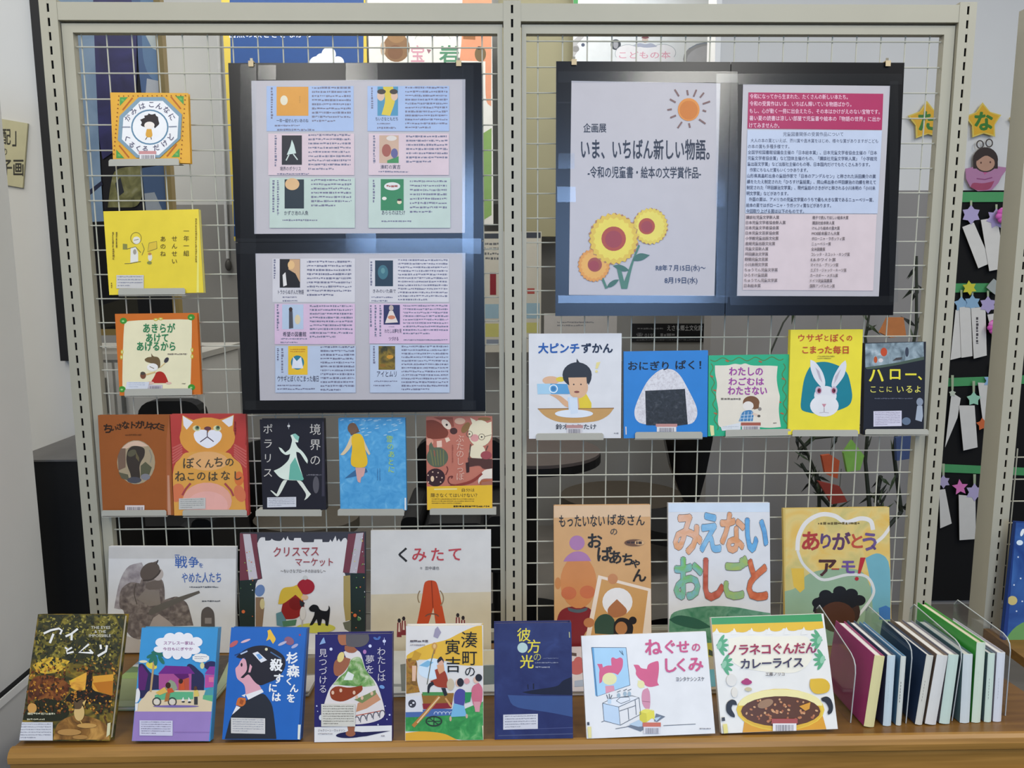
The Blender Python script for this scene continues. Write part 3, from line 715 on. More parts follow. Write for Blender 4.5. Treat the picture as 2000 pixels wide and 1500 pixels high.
b.barcode(1285, 1035, 1458, 1105, 'c08c84', 'e0dcdc'); b.cur = 'spine_label'; b.Pg('d8cfd0', [(1000, 1060), (1016, 1060), (1018, 1130), (1004, 1130)]); done(b)

F = (1360, 600, 4)
b = gbook('picture_book', 'square green-bordered book with purple title and child in blue check', F, [(78, 376), (704, 372), (735, 995), (110, 1010)], '2fae80', .010, spine='L')
holder(F, 228, 958, 738, 1010, b, 'metal holder under the green-bordered book', -8)
for (x0, y0, x1, y1) in ((110, 410, 680, 400), (115, 440, 160, 960), (680, 440, 700, 950)):
    pts = []
    for i in range(33):
        f = i / 32; o = 14 * math.sin(f * 28); pts.append((x0 + (x1 - x0) * f + (o if abs(y1 - y0) > 100 else 0), y0 + (y1 - y0) * f + (o if abs(y1 - y0) < 100 else 0)))
    b.L('5c7a3c', 6, pts)
for x, y in ((120, 540), (145, 650), (150, 830), (680, 560), (650, 740), (670, 830), (240, 420), (500, 425)): b.E('b0643c', x, y, 16, 6, 20)
b.Pg('e4dccb', [(145, 455), (250, 455), (300, 440), (350, 450), (380, 435), (430, 458), (560, 455), (635, 460), (625, 560), (640, 650), (655, 700), (640, 800), (660, 935), (560, 945), (400, 925), (200, 945), (165, 920), (175, 800), (150, 690), (165, 600), (145, 520)])
b.E('7a5434', 428, 745, 65, 52); b.E('e8e2da', 405, 770, 42, 35); b.Pg('7a5434', [(440, 720), (490, 740), (488, 790), (450, 800)])
b.Pg('4c84b4', [(365, 810), (430, 800), (450, 830), (440, 890), (330, 892), (345, 850)])
for i in range(4): b.L('c8d8e4', 4, [(350 + i * 28, 815), (340 + i * 28, 890)])
for i in range(2): b.L('c8d8e4', 4, [(342, 845 + i * 24), (445, 840 + i * 24)])
b.L('e0c8b4', 18, [(440, 830), (490, 850)]); b.E('5c564c', 488, 850, 12, 10); b.E('8f8880', 495, 795, 14)
b.cur = 'title_lettering'
b.T('わたしの', 255, 468, 520, 535, 'a0489c', .04); b.T('わごむは', 252, 548, 528, 610, 'a0489c', .04); b.T('わたさない', 245, 618, 552, 685, 'a0489c', .04)
b.rows(192, 708, 345, 728, 1, '7c7468', .8, 1); b.rows(600, 900, 625, 912, 1, '7c7468', .8, 1)
b.cur = 'spine_label'; b.Pg('dcdfe2', [(190, 935), (345, 900), (345, 955), (200, 965)]); b.rows(205, 930, 330, 952, 2, 'a8b0b8', .4); b.Pg('e0dca0', [(100, 920), (135, 925), (140, 1000), (115, 1005)])
b.barcode(355, 900, 495, 962, 'a85c48', 'd4cccc'); done(b)

b = gbook('novel', 'tall bright yellow book with a white rabbit head on a teal patch', F, [(708, 176), (1279, 174), (1296, 990), (745, 996)], 'ecdc3c', .013)
holder(F, 750, 958, 1262, 1008, b, 'metal holder under the yellow rabbit book')
b.Pg('1f7f90', [(880, 470), (930, 430), (1010, 425), (1070, 440), (1140, 470), (1185, 520), (1205, 600), (1222, 700), (1200, 770), (1100, 810), (980, 840), (860, 820), (812, 800), (820, 700), (840, 560)])
b.Pg('dfe0e4', [(890, 410), (930, 425), (985, 500), (1010, 580), (1000, 640), (970, 620), (920, 560), (890, 480)]); b.Pg('d9dbe2', [(1165, 415), (1175, 450), (1160, 530), (1110, 600), (1070, 640), (1052, 610), (1075, 530), (1130, 440)])
b.Pg('bcb4c0', [(930, 470), (960, 500), (985, 590), (960, 560)]); b.Pg('bcb4c0', [(1130, 480), (1100, 560), (1075, 600), (1085, 540)])
b.E('e0e0e4', 1008, 690, 88, 75); b.E('e4e4e6', 1000, 770, 112, 85)
for x in (955, 1075): b.E('c4b4c4', x, 650, 26, 32); b.E('8a3c54', x + (4 if x < 1000 else -2), 652, 15, 20); b.E('2c1820', x + 2, 652, 7, 9)
b.Pg('c88c98', [(980, 755), (1015, 755), (998, 785)]); b.L('a89098', 5, [(998, 785), (998, 820)]); b.L('c0bcc4', 5, [(960, 825), (998, 820), (1035, 825)])
b.cur = 'title_lettering'
for ch, x, s_ in zip('ウサギとぼくの', (820, 890, 958, 1015, 1075, 1138, 1195), (62, 66, 66, 50, 68, 62, 52)): b.C(ch, x, 240, s_, 'c0502c', 0, .025)
for ch, x in zip('こまった毎日', (850, 910, 970, 1030, 1098, 1165)): b.C(ch, x, 332, 66, 'c0502c', 0, .025)
b.rows(945, 378, 1080, 410, 2, 'a09040', .5, .8); done(b)

b = gbook('novel', 'dark navy book with yellow katakana title and figures along its top', F, [(1296, 285), (1775, 266), (1796, 985), (1326, 992)], '22242e', .014)
holder(F, 1318, 952, 1812, 994, b, 'metal holder under the dark navy book')
b.Pg(painted('dusk', [(.3, '55646c'), (.55, '8fa0a8'), (.75, 'c8d4da')], 40), [(1296, 285), (1775, 266), (1778, 400), (1560, 440), (1320, 470)])
b.Pg('4c5c50', [(1320, 470), (1560, 436), (1778, 385), (1778, 410), (1560, 455), (1330, 490)])
b.E('c04c2c', 1465, 350, 26, 34); b.E('b8542c', 1400, 410, 14, 26); b.E('d8d0d0', 1440, 415, 18, 16); b.E('3c4250', 1645, 350, 14, 38); b.Pg('4c4848', [(1530, 420), (1560, 395), (1610, 390), (1600, 410)])
b.E('8a94a4', 1745, 740, 26, 32); b.Pg('a4aebc', [(1725, 770), (1765, 770), (1770, 850), (1760, 895), (1710, 880)]); b.E('64748a', 1640, 890, 34, 30)
b.cur = 'title_lettering'
for ch, x, y, s_ in (('ハ', 1405, 530, 130), ('ロ', 1552, 520, 110), ('ー', 1675, 525, 105), ('、', 1775, 525, 95)): b.C(ch, x, y, s_, 'e8dc40', 0, .03)
for ch, x, s_ in zip('ここにいるよ', (1380, 1445, 1505, 1590, 1662, 1728), (62, 52, 52, 66, 66, 60)): b.C(ch, x, 640, s_, 'e0d868', 0, .012)
b.rows(1390, 708, 1690, 722, 1, '5c6070', .7, 1); b.sticker(1382, 812, 1602, 932, 8, -.02, 'd2cfde', '8c8498'); done(b)
# ================================================================== picture books propped on the back of the shelf against the mesh
GB = 'picture books leaning on the mesh at the back of the shelf'
def bbook(name, label, frame, quad, cover, **k):
    k.setdefault('lean', 9); k.setdefault('t', .010)
    return book(name, label, frame, quad, cover, floor=True, group=GB, **k)
F = (180, 1020, 5.357)
b = bbook('picture_book', 'pale picture book with blue handwritten title and grey sketch of a seated soldier', F, [(170, 252), (1503, 255), (1500, 1366), (162, 1366)], 'd6d4d2')
b.Pg('c6c3bf', [(175, 260), (1503, 260), (1503, 380), (175, 380)])
b.Pg(painted('smoke', [(.3, '7c7276'), (.5, 'a39a9a'), (.75, 'c4bfbc')], 40, distort=.3), [(230, 900), (280, 620), (370, 450), (520, 420), (560, 520), (480, 700), (340, 920)])
SOL = painted('sketch', [(.25, '4c4240'), (.5, '70645e'), (.7, '8f837a')], 90, distort=.4)
b.Pg(SOL, [(500, 640), (560, 480), (620, 425), (690, 400), (680, 440), (650, 520), (680, 580), (740, 600), (760, 700), (760, 810), (880, 770), (940, 800), (1000, 850), (1030, 960), (1060, 1080), (820, 1090), (640, 1090), (560, 1230), (420, 1220), (330, 1100), (340, 920), (280, 900), (290, 700), (400, 620)])
b.E('b4a8a0', 690, 545, 56, 66, 10); b.E('5c5048', 605, 515, 112, 86, -38); b.L('3f3632', 12, [(672, 440), (690, 395)]); b.LS('453b36', 16, [(530, 610), (620, 600), (690, 545), (715, 500)]); b.Pg('6a5e56', [(560, 640), (640, 610), (730, 610), (740, 690), (640, 710), (560, 690)]);
b.LS('52483f', 9, [(460, 640), (440, 740), (470, 860)]); b.LS('52483f', 9, [(640, 740), (660, 820), (740, 860)]); b.Pg('857a70', [(560, 700), (700, 720), (720, 860), (600, 880), (470, 800)])
b.Pg('625c54', [(600, 900), (880, 790), (1120, 715), (1130, 740), (900, 840), (640, 970), (590, 960)]); b.Pg('a89a90', [(640, 1000), (700, 960), (800, 1030), (860, 1090), (600, 1090)])
b.Pg('5c5450', [(1140, 930), (1180, 890), (1220, 880), (1280, 930), (1285, 1095), (1140, 1090)]); b.Pg('8f8680', [(1180, 1000), (1250, 1000), (1250, 1060), (1180, 1060)])
b.Pg('b9afa4', [(330, 1180), (500, 1230), (540, 1366), (320, 1366)])
b.cur = 'title_lettering'
b.C('戦', 930, 415, 135, '3f63a8', 0, .015); b.C('争', 1062, 415, 120, '3f63a8', 0, .015); b.C('を', 1140, 450, 55, '3f63a8', 0, .01)
b.T('やめた人たち', 940, 525, 1350, 635, '3f63a8', .012, -.01); b.rows(1020, 668, 1320, 690, 1, '6a6c70', .8, 1); b.rows(1150, 815, 1340, 838, 1, '6a6c70', .8, 1); b.rows(865, 335, 915, 350, 1, '3f63a8', .8, 1)
done(b)

F = (450, 1000, 3.846)
b = bbook('picture_book', 'picture book of a snowy Christmas market with child in red and black puppy', F, [(68, 160), (1003, 150), (1022, 1050), (70, 1056)], '3c3c44')
b.Pg('dcdad8', [(200, 230), (890, 225), (870, 330), (845, 450), (870, 470), (900, 860), (905, 1050), (185, 1052), (180, 520), (240, 500)])
b.Pg('dcdad8', [(195, 260), (220, 190), (260, 190), (262, 215), (300, 215), (310, 200), (330, 215), (380, 220), (400, 190), (415, 215), (430, 180), (440, 212), (475, 215), (480, 195), (530, 195), (535, 220), (580, 240), (625, 235), (630, 205), (690, 205), (692, 235), (740, 230), (750, 205), (765, 225), (790, 178), (800, 222), (815, 200), (830, 225), (850, 195), (872, 195), (885, 240)])
b.Pg('743c46', [(68, 160), (200, 165), (205, 300), (235, 500), (70, 515)]); b.Pg('c6bfc4', [(95, 165), (150, 165), (205, 500), (140, 510)])
b.Pg('743c46', [(885, 165), (1003, 152), (1012, 460), (845, 455)]); b.Pg('b9b2b8', [(945, 160), (1000, 155), (950, 460), (895, 458)])
b.Pg('24302c', [(70, 515), (185, 510), (185, 1052), (70, 1054)]); b.Pg('24302c', [(905, 460), (1012, 460), (1020, 1050), (905, 1052)])
b.Pg('a8955c', [(850, 480), (900, 475), (905, 810), (865, 820), (850, 700)]); b.Pg('6a6c5c', [(845, 830), (905, 815), (905, 905), (860, 880)])
b.E('6a84b0', 222, 590, 36, 46, 20); b.Pg('8a7058', [(190, 640), (250, 640), (255, 720), (240, 870), (190, 870)]); b.E('cfc08a', 240, 690, 18, 40)
for i in range(60):
    x = random.choice([random.uniform(75, 180), random.uniform(910, 1012)]); y = random.uniform(180, 1040); b.E(random.choice(['d9d9dc', 'd9d9dc', 'd06a3c', '8fc05c', 'e0cc50', '4f7a4c']), x, y, random.choice([4, 4, 5, 13]) if y > 520 else 4)
b.E('c9c452', 640, 870, 150, 38)
b.Pg('8f2420', [(480, 590), (540, 640), (560, 700), (540, 760), (500, 800), (410, 805), (380, 790), (390, 690), (430, 620)]); b.E('7a1c18', 490, 690, 50, 46, 30)
b.E('a02430', 568, 560, 66, 58); b.E('c9c9c4', 563, 492, 17); b.Pg('d4b23c', [(470, 560), (500, 545), (560, 640), (540, 665), (490, 620), (400, 690), (360, 690), (375, 600), (400, 565)])
b.E('d8b090', 560, 640, 26, 20); b.Pg('2c2c30', [(520, 660), (560, 680), (545, 720), (525, 700)]); b.Pg('5f8890', [(345, 760), (385, 745), (420, 810), (400, 860), (350, 850)]); b.Pg('4f7a5c', [(390, 820), (500, 805), (490, 850), (400, 860)])
b.L('b8b0a8', 8, [(545, 730), (540, 860)]); b.E('d9d4ce', 545, 760, 22, 50)
b.Pg('17171a', [(588, 720), (620, 690), (660, 700), (672, 735), (720, 745), (738, 730), (740, 700), (752, 720), (745, 790), (735, 855), (715, 850), (715, 810), (690, 800), (680, 850), (660, 850), (650, 800), (620, 850), (595, 850), (630, 780), (635, 750), (600, 745)])
b.cur = 'title_lettering'
b.T('クリスマス', 325, 262, 665, 335, 'a0484c', .018, -.02); b.T('マーケット', 490, 345, 772, 405, 'a0484c', .018); b.T('～ちいさなブローチのおはなし～', 378, 428, 718, 455, '5c5450', .01); done(b)

b = bbook('picture_book', 'off-white picture book with red and black title over a tall orange peg', F, [(1052, 140), (1950, 134), (1966, 1044), (1056, 1050)], 'd2d0cc')
b.Pg('cdc2a8', [(1054, 620), (1960, 600), (1966, 1050), (1056, 1052)])
b.Pg('c04a24', [(1455, 530), (1480, 515), (1510, 512), (1545, 520), (1560, 560), (1590, 700), (1620, 850), (1630, 900), (1550, 900), (1525, 720), (1470, 900), (1385, 900), (1410, 800), (1440, 640)])
b.L('8f3418', 8, [(1510, 515), (1522, 720)]); b.Ring('8f7a5c', 1500, 640, 92, 9, 84, a0=150, a1=215); b.Ring('8f7a5c', 1510, 650, 90, 9, 84, a0=-45, a1=40); b.Ring('7a4c3c', 1515, 790, 50, 10, 25, a0=190, a1=350)
for x, y in ((1268, 860), (1302, 845), (1708, 820), (1748, 840)):
    b.Pg('7c2c30', [(x - 18, y + 80), (x - 14, y - 30), (x + 14, y - 30), (x + 18, y + 80)]); b.Pg('d8c4b4', [(x - 4, y - 30), (x + 4, y - 30), (x + 8, y + 40), (x - 8, y + 40)]); b.E('2c2428', x, y - 45, 12, 16)
b.cur = 'title_lettering'
b.C('く', 1300, 320, 120, '2a2826', 0, .03); b.C('み', 1418, 318, 118, 'b8444a', 0, .022); b.C('た', 1555, 318, 112, 'b8444a', 0, .022); b.C('て', 1688, 315, 115, 'b8444a', 0, .022)
b.T('作', 1425, 412, 1442, 432, '6a6664'); b.T('田中達也', 1465, 408, 1568, 434, '6a6664', .01); done(b)

F = (1000, 960, 4.687)
b = bbook('picture_book', 'tan picture book with two plain round-headed figures beside a framed photo', F, [(375, 130), (1266, 117), (1278, 1425), (395, 1432)], 'cda06c', t=.012, spine_col='2c2826')
b.Pg('d9b892', [(375, 130), (1266, 117), (1268, 230), (376, 240)])
b.Pg('7c2228', [(405, 1180), (440, 1090), (520, 1050), (700, 1050), (760, 1130), (740, 1240), (660, 1290), (640, 1428), (420, 1428)])
b.E('c9844c', 608, 830, 166, 240); b.E('c46c44', 520, 930, 70, 60); b.E('c46c44', 690, 920, 70, 60); b.Pg('a878a4', [(470, 640), (500, 590), (560, 550), (630, 545), (690, 575), (725, 635)]); b.E('a878a4', 595, 470, 70, 68)
b.E('c08048', 420, 840, 28, 55); b.Pg('4f5c62', [(510, 1060), (600, 1085), (690, 1060), (690, 1090), (610, 1115), (515, 1095)])
b.Pg('e6d6c4', [(790, 765), (1276, 890), (1276, 1425), (655, 1425)]); b.Pg('c8985c', [(820, 800), (1245, 910), (1180, 1425), (700, 1425)])
b.E('c08458', 922, 800, 46, 48); b.E('b8784c', 705, 1200, 50, 44)
b.E('e6e4e2', 965, 1010, 138, 130); b.Pg('a86c44', [(870, 1070), (960, 985), (1060, 1080), (1040, 1130), (940, 1160), (880, 1130)])
b.Pg('2f4a3c', [(760, 1300), (750, 1200), (800, 1130), (880, 1115), (950, 1180), (930, 1310)]); b.Pg('1c1a1c', [(930, 1200), (980, 1150), (1060, 1160), (1115, 1230), (1100, 1310), (930, 1305)]); b.E('1c1a1c', 1105, 1180, 36); b.E('b07848', 1000, 1250, 55, 60)
b.cur = 'title_lettering'
b.T('もったいない', 430, 215, 850, 325, '2c2822', .02, -.01); b.T('ばあさん', 875, 205, 1215, 305, '2c2822', .02, .02); b.C('の', 932, 365, 75, '4a443c', 0, .02)
for ch, x, y, s_ in (('お', 755, 450, 150), ('ば', 845, 570, 150), ('あ', 945, 600, 135), ('ち', 1060, 620, 125), ('ゃ', 1135, 650, 100), ('ん', 1165, 765, 135)): b.C(ch, x, y, s_, '26221c', 0, .035)
b.cur = 'cover_art'; b.E('6a4a34', 1120, 468, 92, 32); b.E('d0a878', 1165, 468, 46, 22); b.cur = 'title_lettering'; b.rows(1050, 455, 1190, 485, 1, '3c2c24', .9, 1); done(b)

F = (1280, 960, 4)
WC = lambda k, a, c: painted('watercolour_' + k, [(.3, a), (.65, c)], 45)
b = bbook('picture_book', 'white picture book with huge multicoloured watercolour title letters', F, [(103, 92), (896, 85), (898, 1196), (103, 1200)], 'dadce0')
b.Pg('cfdcea', [(103, 92), (896, 85), (897, 160), (103, 160)])
b.Pg(WC('hill', '3c7a5c', '6a9a80'), [(105, 960), (200, 920), (420, 890), (620, 900), (800, 935), (898, 950), (898, 1198), (103, 1200)]); b.Pg('2c5c4c', [(105, 1000), (180, 960), (330, 990), (440, 1060), (330, 1080), (160, 1040)])
b.cur = 'title_lettering'
for ch, x, y, s_, sx, k, a, c in (('み', 250, 322, 360, .66, 'peach', 'dca070', 'e2b8a0'), ('え', 428, 318, 345, .56, 'blue', '6aa8d4', '92c0e0'), ('な', 600, 320, 345, .62, 'orange', 'e0b090', 'd89868'), ('い', 785, 330, 345, .60, 'sky', '70b4e0', '6098cc'), ('お', 250, 680, 370, .66, 'green', '78b860', '80b4c0'), ('し', 440, 680, 370, .60, 'rust', 'c87060', 'b0523c'), ('ご', 615, 680, 360, .60, 'moss', '88b088', 'a0b868'), ('と', 790, 685, 370, .62, 'red', 'd88058', 'c0603c')):
    b.C(ch, x, y, s_, '6c6460', 0, .068, sx); b.C(ch, x, y, s_, WC(k, a, c), 0, .052, sx)
done(b)

b = bbook('picture_book', 'yellow and green painted picture book with red and purple title, behind the clear dividers', F, [(1015, 137), (1838, 116), (1836, 1200), (1000, 1208)], 'd0b464')
b.Pg(painted('gouache', [(.3, 'dcae48'), (.5, 'd8c078'), (.7, 'b4b070')], 12, stretch=(1, 1, 1)), b.q)
b.Pg('8faa8c', [(1000, 780), (1100, 760), (1180, 640), (1350, 600), (1560, 600), (1640, 640), (1700, 800), (1836, 820), (1836, 1200), (1000, 1208)])
b.Pg('6fa8b4', [(1640, 520), (1740, 470), (1838, 540), (1836, 950), (1700, 940), (1680, 700)]); b.Pg('3f74b0', [(1745, 910), (1800, 890), (1836, 910), (1836, 1000), (1750, 1000)])
b.LS('dfdcd8', 34, [(1110, 460), (1120, 350), (1180, 240), (1290, 180), (1400, 190), (1490, 240), (1600, 210), (1680, 230), (1700, 300)]); b.LS('d4d4d0', 22, [(1110, 460), (1150, 560), (1230, 640), (1320, 690), (1500, 650), (1640, 660), (1700, 740), (1690, 830), (1560, 1000)])
b.LS('dedad4', 26, [(1838, 270), (1780, 350), (1720, 400)]); b.Pg('d8b448', [(1060, 600), (1160, 600), (1165, 760), (1130, 790), (1080, 740)])
b.E('3c2a22', 1420, 940, 180, 150); b.E('1c1c20', 1420, 860, 170, 70)
for x, y in ((1275, 870), (1330, 810), (1440, 780), (1530, 800), (1590, 850)): b.E('1c1c20', x, y, 52, 42)
b.L('1c1c20', 20, [(1290, 860), (1250, 880), (1240, 940)]); b.E('4f3022', 1420, 980, 140, 120)
b.cur = 'title_lettering'
b.rows(1270, 238, 1600, 268, 1, '6a5c34', .7, 1)
for ch, x, y, s_, c in (('あ', 1212, 385, 165, 'a83c38'), ('り', 1330, 385, 130, '5c4470'), ('が', 1450, 390, 150, '5c3c5c'), ('と', 1572, 385, 130, 'b8503c'), ('う', 1675, 390, 160, '6a5484'), ('、', 1740, 400, 120, '5c4470'), ('ア', 1340, 590, 160, '4c2c2c'), ('ー', 1405, 605, 70, 'a84438'), ('モ', 1505, 585, 125, '6a5090')): b.C(ch, x, y, s_, c, 0, .04)
b.Pg('b02c34', [(1600, 515), (1640, 515), (1600, 640), (1580, 640)]); b.E('b02c34', 1572, 680, 15); done(b)

# ================================================================== picture books lying flat on the shelf behind the front row
GF = 'picture books lying flat behind the front row'
LAY = 90 - math.degrees(math.atan(TRAY_S))
def fbook(label, quad, cover):
    t = .008
    pl = Plane((0, 0, 1), quad, None, LAY, FLOORP, t + .0008)
    th = thing('picture_book', label, 'book', pl.at(pl.w / 2, pl.h / 2, t), GF); pl.thing = th
    m = MB(); pl.bx(m, 0, pl.w, 0, pl.h, 0, .0015, mat(cover)); pl.bx(m, 0, pl.w, 0, pl.h, t - .0015, t, mat(cover)); m.obj('cover', th)
    m = MB(); pl.bx(m, .002, pl.w - .002, .002, pl.h - .002, .0015, t - .0015, mat(PAGES, .8)); m.obj('page_block', th)
    return pl
b = fbook('picture book with a green meadow and hills lying behind the forest dog book', [(234, 1282), (452, 1280), (446, 1378), (222, 1380)], 'a4b08c')
b.Pg('8a98ac', [(234, 1282), (340, 1281), (340, 1302), (232, 1302)]); b.Pg('d5d8d4', [(232, 1300), (262, 1298), (300, 1296), (340, 1300), (340, 1308), (230, 1308)]); b.Pg('6f8a62', [(230, 1306), (250, 1302), (340, 1306), (340, 1314), (230, 1314)])
b.Pg('94b06a', [(230, 1314), (340, 1312), (340, 1326), (229, 1326)]); b.Pg('9aa678', [(229, 1327), (340, 1326), (336, 1368), (224, 1368)]); b.Pg(painted('bark', [(.3, '2c241e'), (.6, '4a3c30'), (.8, '80705c')], 60), [(350, 1281), (452, 1280), (446, 1378), (350, 1378)]); done(b)
b = fbook('grey picture book with small figures lying behind the blue schoolgirl book', [(490, 1264), (630, 1262), (628, 1352), (482, 1354)], '8c8478')
b.cur = 'cover_art#1'; b.Pg('3c3834', [(598, 1256), (612, 1250), (618, 1278), (596, 1280)]); b.cur = 'cover_art#2'; b.Pg('cfccc8', [(597, 1262), (628, 1258), (628, 1278), (597, 1278)]); b.cur = 'cover_art#3'; b.Pg('7a6a50', [(596, 1286), (628, 1284), (628, 1316), (596, 1316)]); b.cur = 'cover_art#4'; b.Pg('c9c4bc', [(596, 1320), (628, 1318), (628, 1350), (596, 1350)]); done(b)
b = fbook('white and teal picture book lying between the dress book and the dark blue book', [(728, 1272), (968, 1268), (974, 1350), (722, 1354)], 'c9cbc6')
b.cur = 'cover_art#5'; b.Pg('5c6c70', [(940, 1300), (970, 1299), (972, 1336), (940, 1338)]); b.cur = 'cover_art#6'; b.Pg('8a8f8c', [(765, 1336), (795, 1336), (795, 1341), (765, 1341)]); b.cur = 'cover_art#7'; b.Pg('6c7470', [(782, 1298), (796, 1296), (796, 1350), (784, 1350)]); b.cur = 'cover_art#8'; b.Pg('c8bfa4', [(940, 1272), (968, 1270), (969, 1298), (940, 1298)]); done(b)
b = fbook('white picture book with red drawing lying left of the pink-haired child book', [(1096, 1264), (1272, 1260), (1282, 1348), (1092, 1350)], 'd8d2d4')
b.cur = 'cover_art#9'; b.E('c46c6c', 1126, 1304, 16, 14); b.cur = 'cover_art#10'; b.Pg('5c5450', [(1112, 1274), (1126, 1276), (1126, 1282), (1112, 1280)]); b.cur = 'cover_art#11'; b.Pg('a8b8cc', [(1122, 1330), (1150, 1326), (1150, 1340), (1122, 1342)]); b.cur = 'cover_art#12'; b.E('c46c6c', 1130, 1292, 9, 9); done(b)
b = fbook('yellow and teal picture book lying behind the curry pot book', [(1316, 1258), (1512, 1252), (1522, 1344), (1312, 1348)], 'a89a80')
b.cur = 'cover_art#13'; b.Pg('bdb044', [(1380, 1256), (1404, 1256), (1404, 1280), (1380, 1284)]); b.cur = 'cover_art#14'; b.Pg('5c9aa4', [(1384, 1308), (1408, 1306), (1408, 1340), (1386, 1342)]); b.cur = 'cover_art#15'; b.Pg('3c3c30', [(1384, 1268), (1400, 1276), (1400, 1284), (1384, 1280)]); done(b)

# ================================================================== the front row
GR = 'books standing in the front row on the shelf'
def rbook(name, label, frame, quad, cover, **k):
    k.setdefault('lean', 20); k.setdefault('t', .016)
    return book(name, label, frame, quad, cover, floor=True, group=GR, **k)
F = (0, 1180, 4.6875)
FOR = painted('forest', [(.28, '1c2016'), (.42, '3c3a1c'), (.52, '6a5a1e'), (.6, '8c7424'), (.7, '4c3014')], 26, distort=1.6)
b = rbook('novel', 'book with a golden autumn forest painting and white katakana title at far left', F, [(362, 95), (1140, 90), (1010, 1252), (165, 1250)], FOR, lean=22)
b.Pg(painted('canopy', [(.3, '22261c'), (.5, '383820'), (.62, '7c7028'), (.75, '9c8c3c')], 38, distort=1.2), [(362, 95), (1140, 90), (1100, 520), (980, 600), (820, 560), (640, 520), (480, 640), (300, 560)])
b.Pg(painted('sunlit', [(.3, 'b8902c'), (.5, 'dcb438'), (.7, '8a6a20')], 60), [(300, 560), (440, 470), (640, 520), (560, 620), (420, 640), (340, 620)])
b.Pg(painted('glade', [(.3, 'd8b430'), (.5, 'e0a43c'), (.75, 'a86a24')], 50), [(640, 700), (800, 620), (800, 780), (720, 800), (640, 760)]); b.Pg(painted('glade', []) if False else 'd89a34', [(850, 660), (1040, 640), (1030, 830), (840, 790)])
b.Pg('b8701c', [(850, 720), (1035, 700), (1028, 840), (900, 800)])
b.Pg(painted('bush', [(.3, '3c1c10'), (.5, '703a18'), (.7, '8c5420')], 60), [(270, 680), (420, 640), (620, 700), (640, 800), (560, 900), (330, 860), (250, 900)])
b.Pg('1c1810', [(800, 600), (850, 600), (835, 760), (870, 800), (1020, 840), (1010, 920), (580, 890), (660, 790), (780, 790)])
b.Pg('222412', [(230, 980), (330, 860), (600, 880), (650, 1000), (560, 1080), (200, 1060)])
b.Pg(painted('path', [(.3, '4c3014'), (.5, '8a5f28'), (.7, 'c09048')], 40), [(520, 1080), (700, 1000), (900, 1050), (1000, 1120), (1000, 1240), (490, 1240)])
lay0 = b.layer; b.layer += 70
for i in range(1100):
    x = random.uniform(200, 1110); y = random.uniform(110, 1000)
    up = ['2a2c20', '20241a', '3a3a20', '6a6428', '8c8034', '4c4020', '9c9048']; mid = ['a86c24', '5c2c14', '7c4a1c', '3c2412', 'c89030', '2c2414']
    if 640 < x < 800 and 620 < y < 790 or 850 < x < 1040 and 640 < y < 830: continue
    b.E(random.choice(up if y < 560 + random.uniform(-60, 60) else mid), x, y, random.uniform(5, 17), random.uniform(4, 10), random.uniform(0, 180), 6, jag=.3, lay=lay0 + 1 + i % 68)
b.E('c8944c', 300, 950, 42, 46); b.E('cfae70', 730, 990, 48, 78); b.Pg('5c4830', [(675, 870), (710, 900), (745, 870), (790, 880), (760, 920), (745, 960), (690, 960)]); b.Pg('d8b468', [(760, 900), (795, 870), (775, 930)]); b.L('c09a54', 10, [(735, 1060), (755, 1090)])
b.E('b08448', 640, 1170, 110, 30); b.E('c09450', 800, 1110, 90, 22); b.E('a87c40', 740, 1215, 70, 20)
b.cur = 'title_lettering'
W = 'e6e4de'
b.L(W, 19, [(405, 268), (470, 238), (545, 222), (572, 240), (555, 275)]); b.L(W, 21, [(495, 270), (480, 310), (462, 355)])
b.L(W, 19, [(718, 225), (660, 270), (605, 295)]); b.L(W, 20, [(662, 275), (660, 330)])
b.L(W, 15, [(600, 395), (622, 410)]); b.L(W, 16, [(665, 395), (615, 425), (620, 450), (680, 435)])
b.L(W, 19, [(820, 365), (730, 440), (855, 445)]); b.L(W, 17, [(825, 415), (858, 450)]); b.L(W, 19, [(925, 370), (930, 410)]); b.L(W, 21, [(985, 375), (975, 430), (900, 475)])
b.T('THE EYES', 838, 200, 1015, 225, 'cfcdc0', .01); b.T('& THE', 870, 238, 975, 262, 'cfcdc0', .01); b.T('IMPOSSIBLE', 820, 275, 1020, 300, 'cfcdc0', .01)
b.rows(260, 990, 510, 1020, 1, 'c4c0a4', .7, 1); b.rows(255, 1045, 415, 1065, 1, 'c4c0a4', .7, 1)
b.sticker(180, 1078, 490, 1245, 6, 0, 'cfd0d6'); b.cur = 'spine_label'; b.Pg('cfc9a0', [(990, 1090), (1020, 1080), (1012, 1190), (980, 1215)]); done(b)

F = (200, 1220, 6.25)
b = rbook('novel', 'blue and lilac book with purple houses, palm and a bicycle under a white cloud', F, [(492, 35), (1425, 45), (1300, 1422), (348, 1422)], '3f94cc', lean=18, spine='R')
b.Pg('9a80bc', [(375, 1060), (1345, 1060), (1300, 1422), (348, 1422)])
b.Pg('dcc8a4', [(440, 960), (560, 800), (1370, 800), (1345, 1060), (390, 1060)])
b.Pg('5fae80', [(640, 860), (800, 820), (1110, 820), (1110, 910), (640, 920)]); b.Pg('5fae80', [(1230, 860), (1360, 860), (1350, 940), (1225, 910)]); b.Pg('4c94a0', [(1260, 800), (1370, 750), (1360, 860), (1240, 860)])
b.Pg('2c2c50', [(440, 480), (500, 470), (550, 540), (600, 600), (690, 620), (690, 790), (560, 800), (500, 900), (460, 900)]); b.Pg('5c2468', [(440, 530), (480, 490), (560, 600), (520, 800), (440, 800)]); b.E('e0cc50', 600, 500, 70, 40, 20); b.E('e6dcb8', 500, 450, 50, 16)
